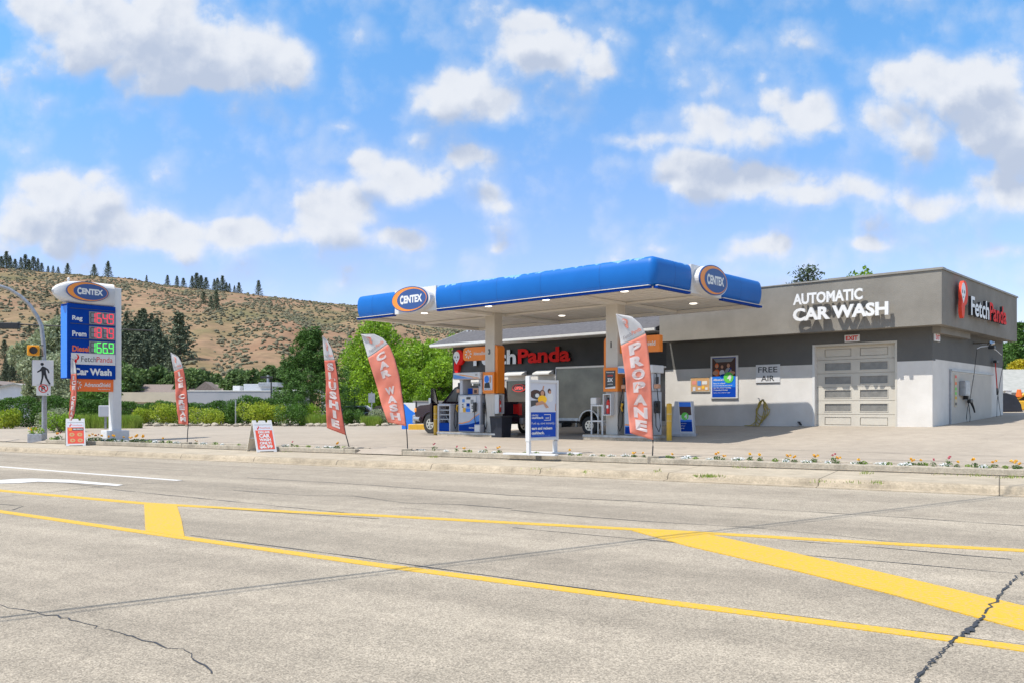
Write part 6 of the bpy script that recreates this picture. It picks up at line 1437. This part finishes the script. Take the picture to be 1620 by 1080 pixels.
# buildings in the distance
def house(px, d_, w, dep, hw_, hr, rot, wallm, roofm, label, win=True, name='house', over=.4):
    o = D(px, d_, .1); t = thing(name, label, 'house', rz(o, rot)); b = MB(); b.box(-w/2, w/2, 0, dep, 0, hw_, wallm); b.prism([(-w/2+.01, hw_), (w/2-.01, hw_), (0, hw_+hr)], .02, .2, wallm); b.build('wall', t)
    b = MB(); V = [(-w/2-over, -over, hw_-.1), (0, -over, hw_+hr+.12), (w/2+over, -over, hw_-.1), (-w/2-over, dep+over, hw_-.1), (0, dep+over, hw_+hr+.12), (w/2+over, dep+over, hw_-.1)]; V += [(x, y, z-.16) for x, y, z in V]
    b.add(V, [(0, 3, 4, 1), (1, 4, 5, 2), (6, 7, 10, 9), (7, 8, 11, 10), (0, 1, 7, 6), (1, 2, 8, 7), (3, 9, 10, 4), (4, 10, 11, 5), (0, 6, 9, 3), (2, 5, 11, 8)], roofm); b.build('roof', t)
    if win:
        for x in (-w*.25, w*.2):
            b = MB(); b.box(x-.55, x+.55, -.06, -.002, hw_*.4, hw_*.75, 'trim'); f = b.build('window', t); b = MB(); b.box(x-.48, x+.48, -.07, -.061, hw_*.43, hw_*.72, 'glass'); b.build('pane', f)
    return t
house(22, 92, 9, 8, 2.9, 1.1, R(20), 'sidw', 'rooflt', 'low white gabled building at the left edge above the hedge', over=.3)
house(-40, 118, 18, 10, 3.6, 1.7, R(8), 'brown', 'roofbr', 'brown roofed house with wide gable at the far left edge')
t_ = thing('long_roof_building', 'long brown roofed building beyond the grey wall building', 'building', rz(D(215, 135, 0), R(3)))
b = MB(); b.box(-16, 17, 0, 9, 0, 3.7, 'sidt'); b.build('wall', t_); b = MB(); b.prism([(-.6, 3.7), (9.6, 3.7), (4.5, 5.4)], -16.5, 17.5, 'roofbr', 'x'); b.build('roof', t_)
b = MB(); b.prism([(8, 3.2), (14.5, 3.2), (11.2, 5.7)], -1.5, 2, 'roofbr'); b.build('gable', t_)
t_ = thing('long_roof_building', 'brown roofed house behind the signal pole signs', 'building', rz(D(70, 112, 0), R(3)))
b = MB(); b.box(-5.5, 4, 0, 8, 0, 3.1, 'brown'); b.build('wall', t_); b = MB(); b.prism([(-.5, 3.1), (8.5, 3.1), (4, 4.9)], -6, 4.6, 'roofbr', 'x'); b.build('roof', t_)
t_ = thing('cream_building', 'long flat cream building right of the price sign', 'building', rz(D(243, 96, 0), R(2)))
b = MB(); b.box(-3.9, 3.7, 0, 8, 0, 3.0, 'sidt'); b.build('wall', t_); b = MB(); b.box(-4.0, 3.72, -.3, 8.2, 2.2, 3.3, 'sidt'); b.build('parapet', t_); b = MB(); b.box(-3.5, 3.2, -.05, -.002, .8, 2.0, 'glass'); b.build('window', t_)
t_ = thing('grey_wall_building', 'long flat grey block building behind the hedge', 'building', rz(D(375, 93, 0), R(-2)))
b = MB(); b.box(-5.6, 5.6, 0, 9, 0, 3.35, 'greyw'); b.build('wall', t_); b = MB(); b.box(-5.65, 5.65, -.05, 9.05, 3.351, 3.45, 'trim'); b.build('parapet_cap', t_)
b = MB(); b.bbox(.0, 3.1, 2, 4, 3.452, 4.2, 'pgrey', .04); b.bbox(1.8, 4.0, 1.6, 3.6, 3.9, 4.35, 'galv', .04); b.bbox(-1.2, -.4, 2, 3, 3.452, 4.0, 'wht', .03); b.cyl((2.6, 2.5, 4.3), (2.6, 2.5, 5.2), .14, .14, 'galv', 8); b.build('rooftop_unit', t_)
b = MB(); b.prism([(3.9, 3.3), (7.2, 3.3), (6.6, 3.75), (4.5, 3.75)], 5, 9, 'trim'); b.build('skylight', t_)
t_ = thing('pale_building', 'pale grey flat wall building between the two coral flags', 'building', rz(D(545, 86, 0), R(-4)))
b = MB(); b.box(-2.4, .85, 0, 7, 0, 3.9, 'greyw'); b.build('wall', t_); b = MB(); b.box(-.5, 2.8, -2, -.002, 0, 1.75, 'sidt'); b.build('annex', t_); b = MB(); b.prism([(-2.2, 1.751), (-.003, 1.751), (-.003, 2.2)], -.6, 3.0, 'trim', 'x'); b.build('roof', t_)
t_ = thing('house', 'brown house with pale shingle roof right of the car wash', 'house', rz(D(1600, 58, 0), R(-4)))
b = MB(); b.box(-3, 12, 0, 9, .9, 2.42, 'brown'); b.build('wall', t_); b = MB(); b.prism([(-.8, 2.40), (-.8, 2.55), (5, 4.35), (10.4, 2.55), (10.4, 2.40)], -3.6, 12.6, 'rooflt', 'x'); b.build('roof', t_); b = MB(); b.box(-3.6, 12.6, -.88, -.801, 2.36, 2.56, 'roofbr'); b.build('gutter', t_)
# right-hand trees
RT = tree_mesh('d', 120, 8.0, 6.5, 11000, .17, M['leafd'], 18, .2, .05); RP = conifer_mesh(121, 9, 5.2, 9000, .17, M['pine'])
place_tree('conifer', RP, D(1612, 84, 1.), 'dense green conifer right of the car wash roof', 'tree', None, .98)
place_tree('broadleaf_tree', RT, D(1588, 88, 1.), 'broad green tree at the right corner of the car wash', 'tree', None, .95)
place_tree('conifer', RP, D(1655, 90, 1.), 'green conifer half cut by the right edge of the view', 'tree', None, 1.1)
GB = tree_mesh('d', 122, 3.4, 3.2, 3500, .12, M['leafgold'], 10, .1, .1); place_tree('golden_shrub', GB, D(1612, 74, 2.4), 'golden yellow shrub above the pale shingle roof', 'shrub')
SPR = conifer_mesh(123, 13.2, 10.5, 5200, .17, M['needle']); place_tree('spruce_tree', SPR, D(1278, 62, 0), 'dark spruce top showing above the car wash roof', 'tree', None, .89, 0.)
place_tree('broadleaf_tree', tree_mesh('d', 124, 12.6, 4.4, 6000, .17, M['leafg'], 16, .2, .05), D(1357, 70, 0), 'green tree top just showing above the parapet', 'tree')
# covered machine and tools at the right
o = on(D(1596, 37)); t = thing('covered_machine', 'rounded machine under a dark tarp beside the car wash corner', 'machine', rz(o, R(-30)))
b = MB(); P = [(-.85, 0), (-.88, .5), (-.6, .74), (-.1, .80), (.25, .68), (.45, .30), (.5, 0)]; b.prism(P, -.5, .5, 'tarp'); b.build('tarp_cover', t)
b = MB(); b.bbox(.9, 1.5, -.5, -.1, -.02, .1, 'sidw', .02); b.build('skid', t)
o = on(D(1617, 38)); t = thing('work_equipment', 'orange and yellow work equipment piled by the brown house', 'equipment', rz(o, R(-20)))
b = MB(); b.bbox(-.2, .5, -.3, .3, 0, .42, 'bolly', .04); b.tube([(-.55, 0, .25), (.1, 0, .72), (.5, 0, .8)], .07, 'bolly', 8); b.build('frame', t)
b = MB(); b.cyl((-.12, 0, .6), (-.12, 0, .92), .14, .08, 'ored', 12); b.build('canister', t)
t = thing('white_post', 'short white post at the back corner of the car wash', 'post', rz(on(D(1593, 39)), 0)); b = MB(); b.bbox(-.13, .14, -.12, .12, 0, .84, 'wht', .01); b.build('post', t); b = MB(); b.bbox(-.22, .16, -.13, .13, .841, .9, 'wht', .01); b.build('cap', t)
# small street furniture at the back
def spost(px, d_, ztop, label, plate=True):
    t = thing('street_sign', label, 'sign', rz(D(px, d_, .3), 0)); b = MB(); b.cyl((0, 0, 0), (0, 0, ztop), .05, .05, 'galv', 8); b.build('post', t)
    if plate: b = MB(); b.box(-.22, .24, -.07, -.05, ztop-.75, ztop-.1, 'galv'); b.build('plate', t)
spost(373, 54, 1.75, 'thin grey post in front of the hedge behind the folding board', False); spost(588, 60, 2.35, 'small grey street sign between the two coral flags')
t = thing('lamp_post', 'dark parking lot lamp post in front of the grey block building', 'lamp post', rz(D(429, 80, .2), 0)); b = MB(); b.cyl((0, 0, 0), (0, 0, 4.1), .07, .06, 'black', 8); b.build('post', t); b = MB(); b.bbox(-.95, .1, -.2, .2, 4.1, 4.28, 'black', .03); b.build('lamp_head', t)
t = thing('mailbox', 'grey metal cabinet on posts left of the price sign post', 'cabinet', rz(D(167, 45, .3), R(15))); b = MB(); b.bbox(-.3, .3, -.25, .25, .75, 1.35, 'pgrey', .04); b.build('body', t); b = MB(); b.box(-.05, .05, -.05, .05, 0, .749, 'galv'); b.tube([(.28, 0, .0), (.36, 0, .9), (.45, 0, 1.3)], .05, 'black', 6); b.build('post', t)
def car(px, d_, m, label):
    t = thing('parked_car', label, 'car', rz(D(px, d_, .3), R(5))); b = MB()
    b.prism([(-2.1, .35), (-2.15, .75), (-1.3, .88), (-.7, 1.38), (.8, 1.4), (1.5, .92), (2.1, .85), (2.15, .35)], -.8, .8, m); b.build('body', t)
    b = MB(); b.flat([(-1.1, .9), (-.62, 1.3), (.72, 1.32), (1.25, .92)], -.806, 'glass'); b.build('window', t)
    for x in (-1.35, 1.35): b = MB(); b.cyl((x, -.82, .33), (x, -.6, .33), .33, .33, 'rubber', 16); b.build('wheel', t)
car(612, 62, 'glass', 'dark car parked in the shade under the trees behind the flags'); car(563, 63, 'sidw', 'pale car parked behind the shrub between the flags')
# rocks along the planting strip
random.seed(3)
rk = []
for i in range(4):
    bm = bmesh.new(); bmesh.ops.create_icosphere(bm, subdivisions=2, radius=.16)
    for v in bm.verts: v.co *= 1+.35*mnoise.noise(v.co*9+Vector((i*5, 0, 0))); v.co.z *= .6
    me = bpy.data.meshes.new('rock'); bm.to_mesh(me); bm.free(); me.materials.append(M['curbw']); rk.append(me)
for i in range(60):
    px = random.uniform(195, 625); o = bpy.data.objects.new('rock', random.choice(rk)); C.objects.link(o); o.location = D(px, random.uniform(51.5, 53.5), .47); o.scale = (random.uniform(.6, 1.5),)*3; o.rotation_euler.z = random.uniform(0, 6)
    tag(o, 'pale rock edging the shrub bed behind the forecourt', 'rock', 'rocks edging the shrub bed')
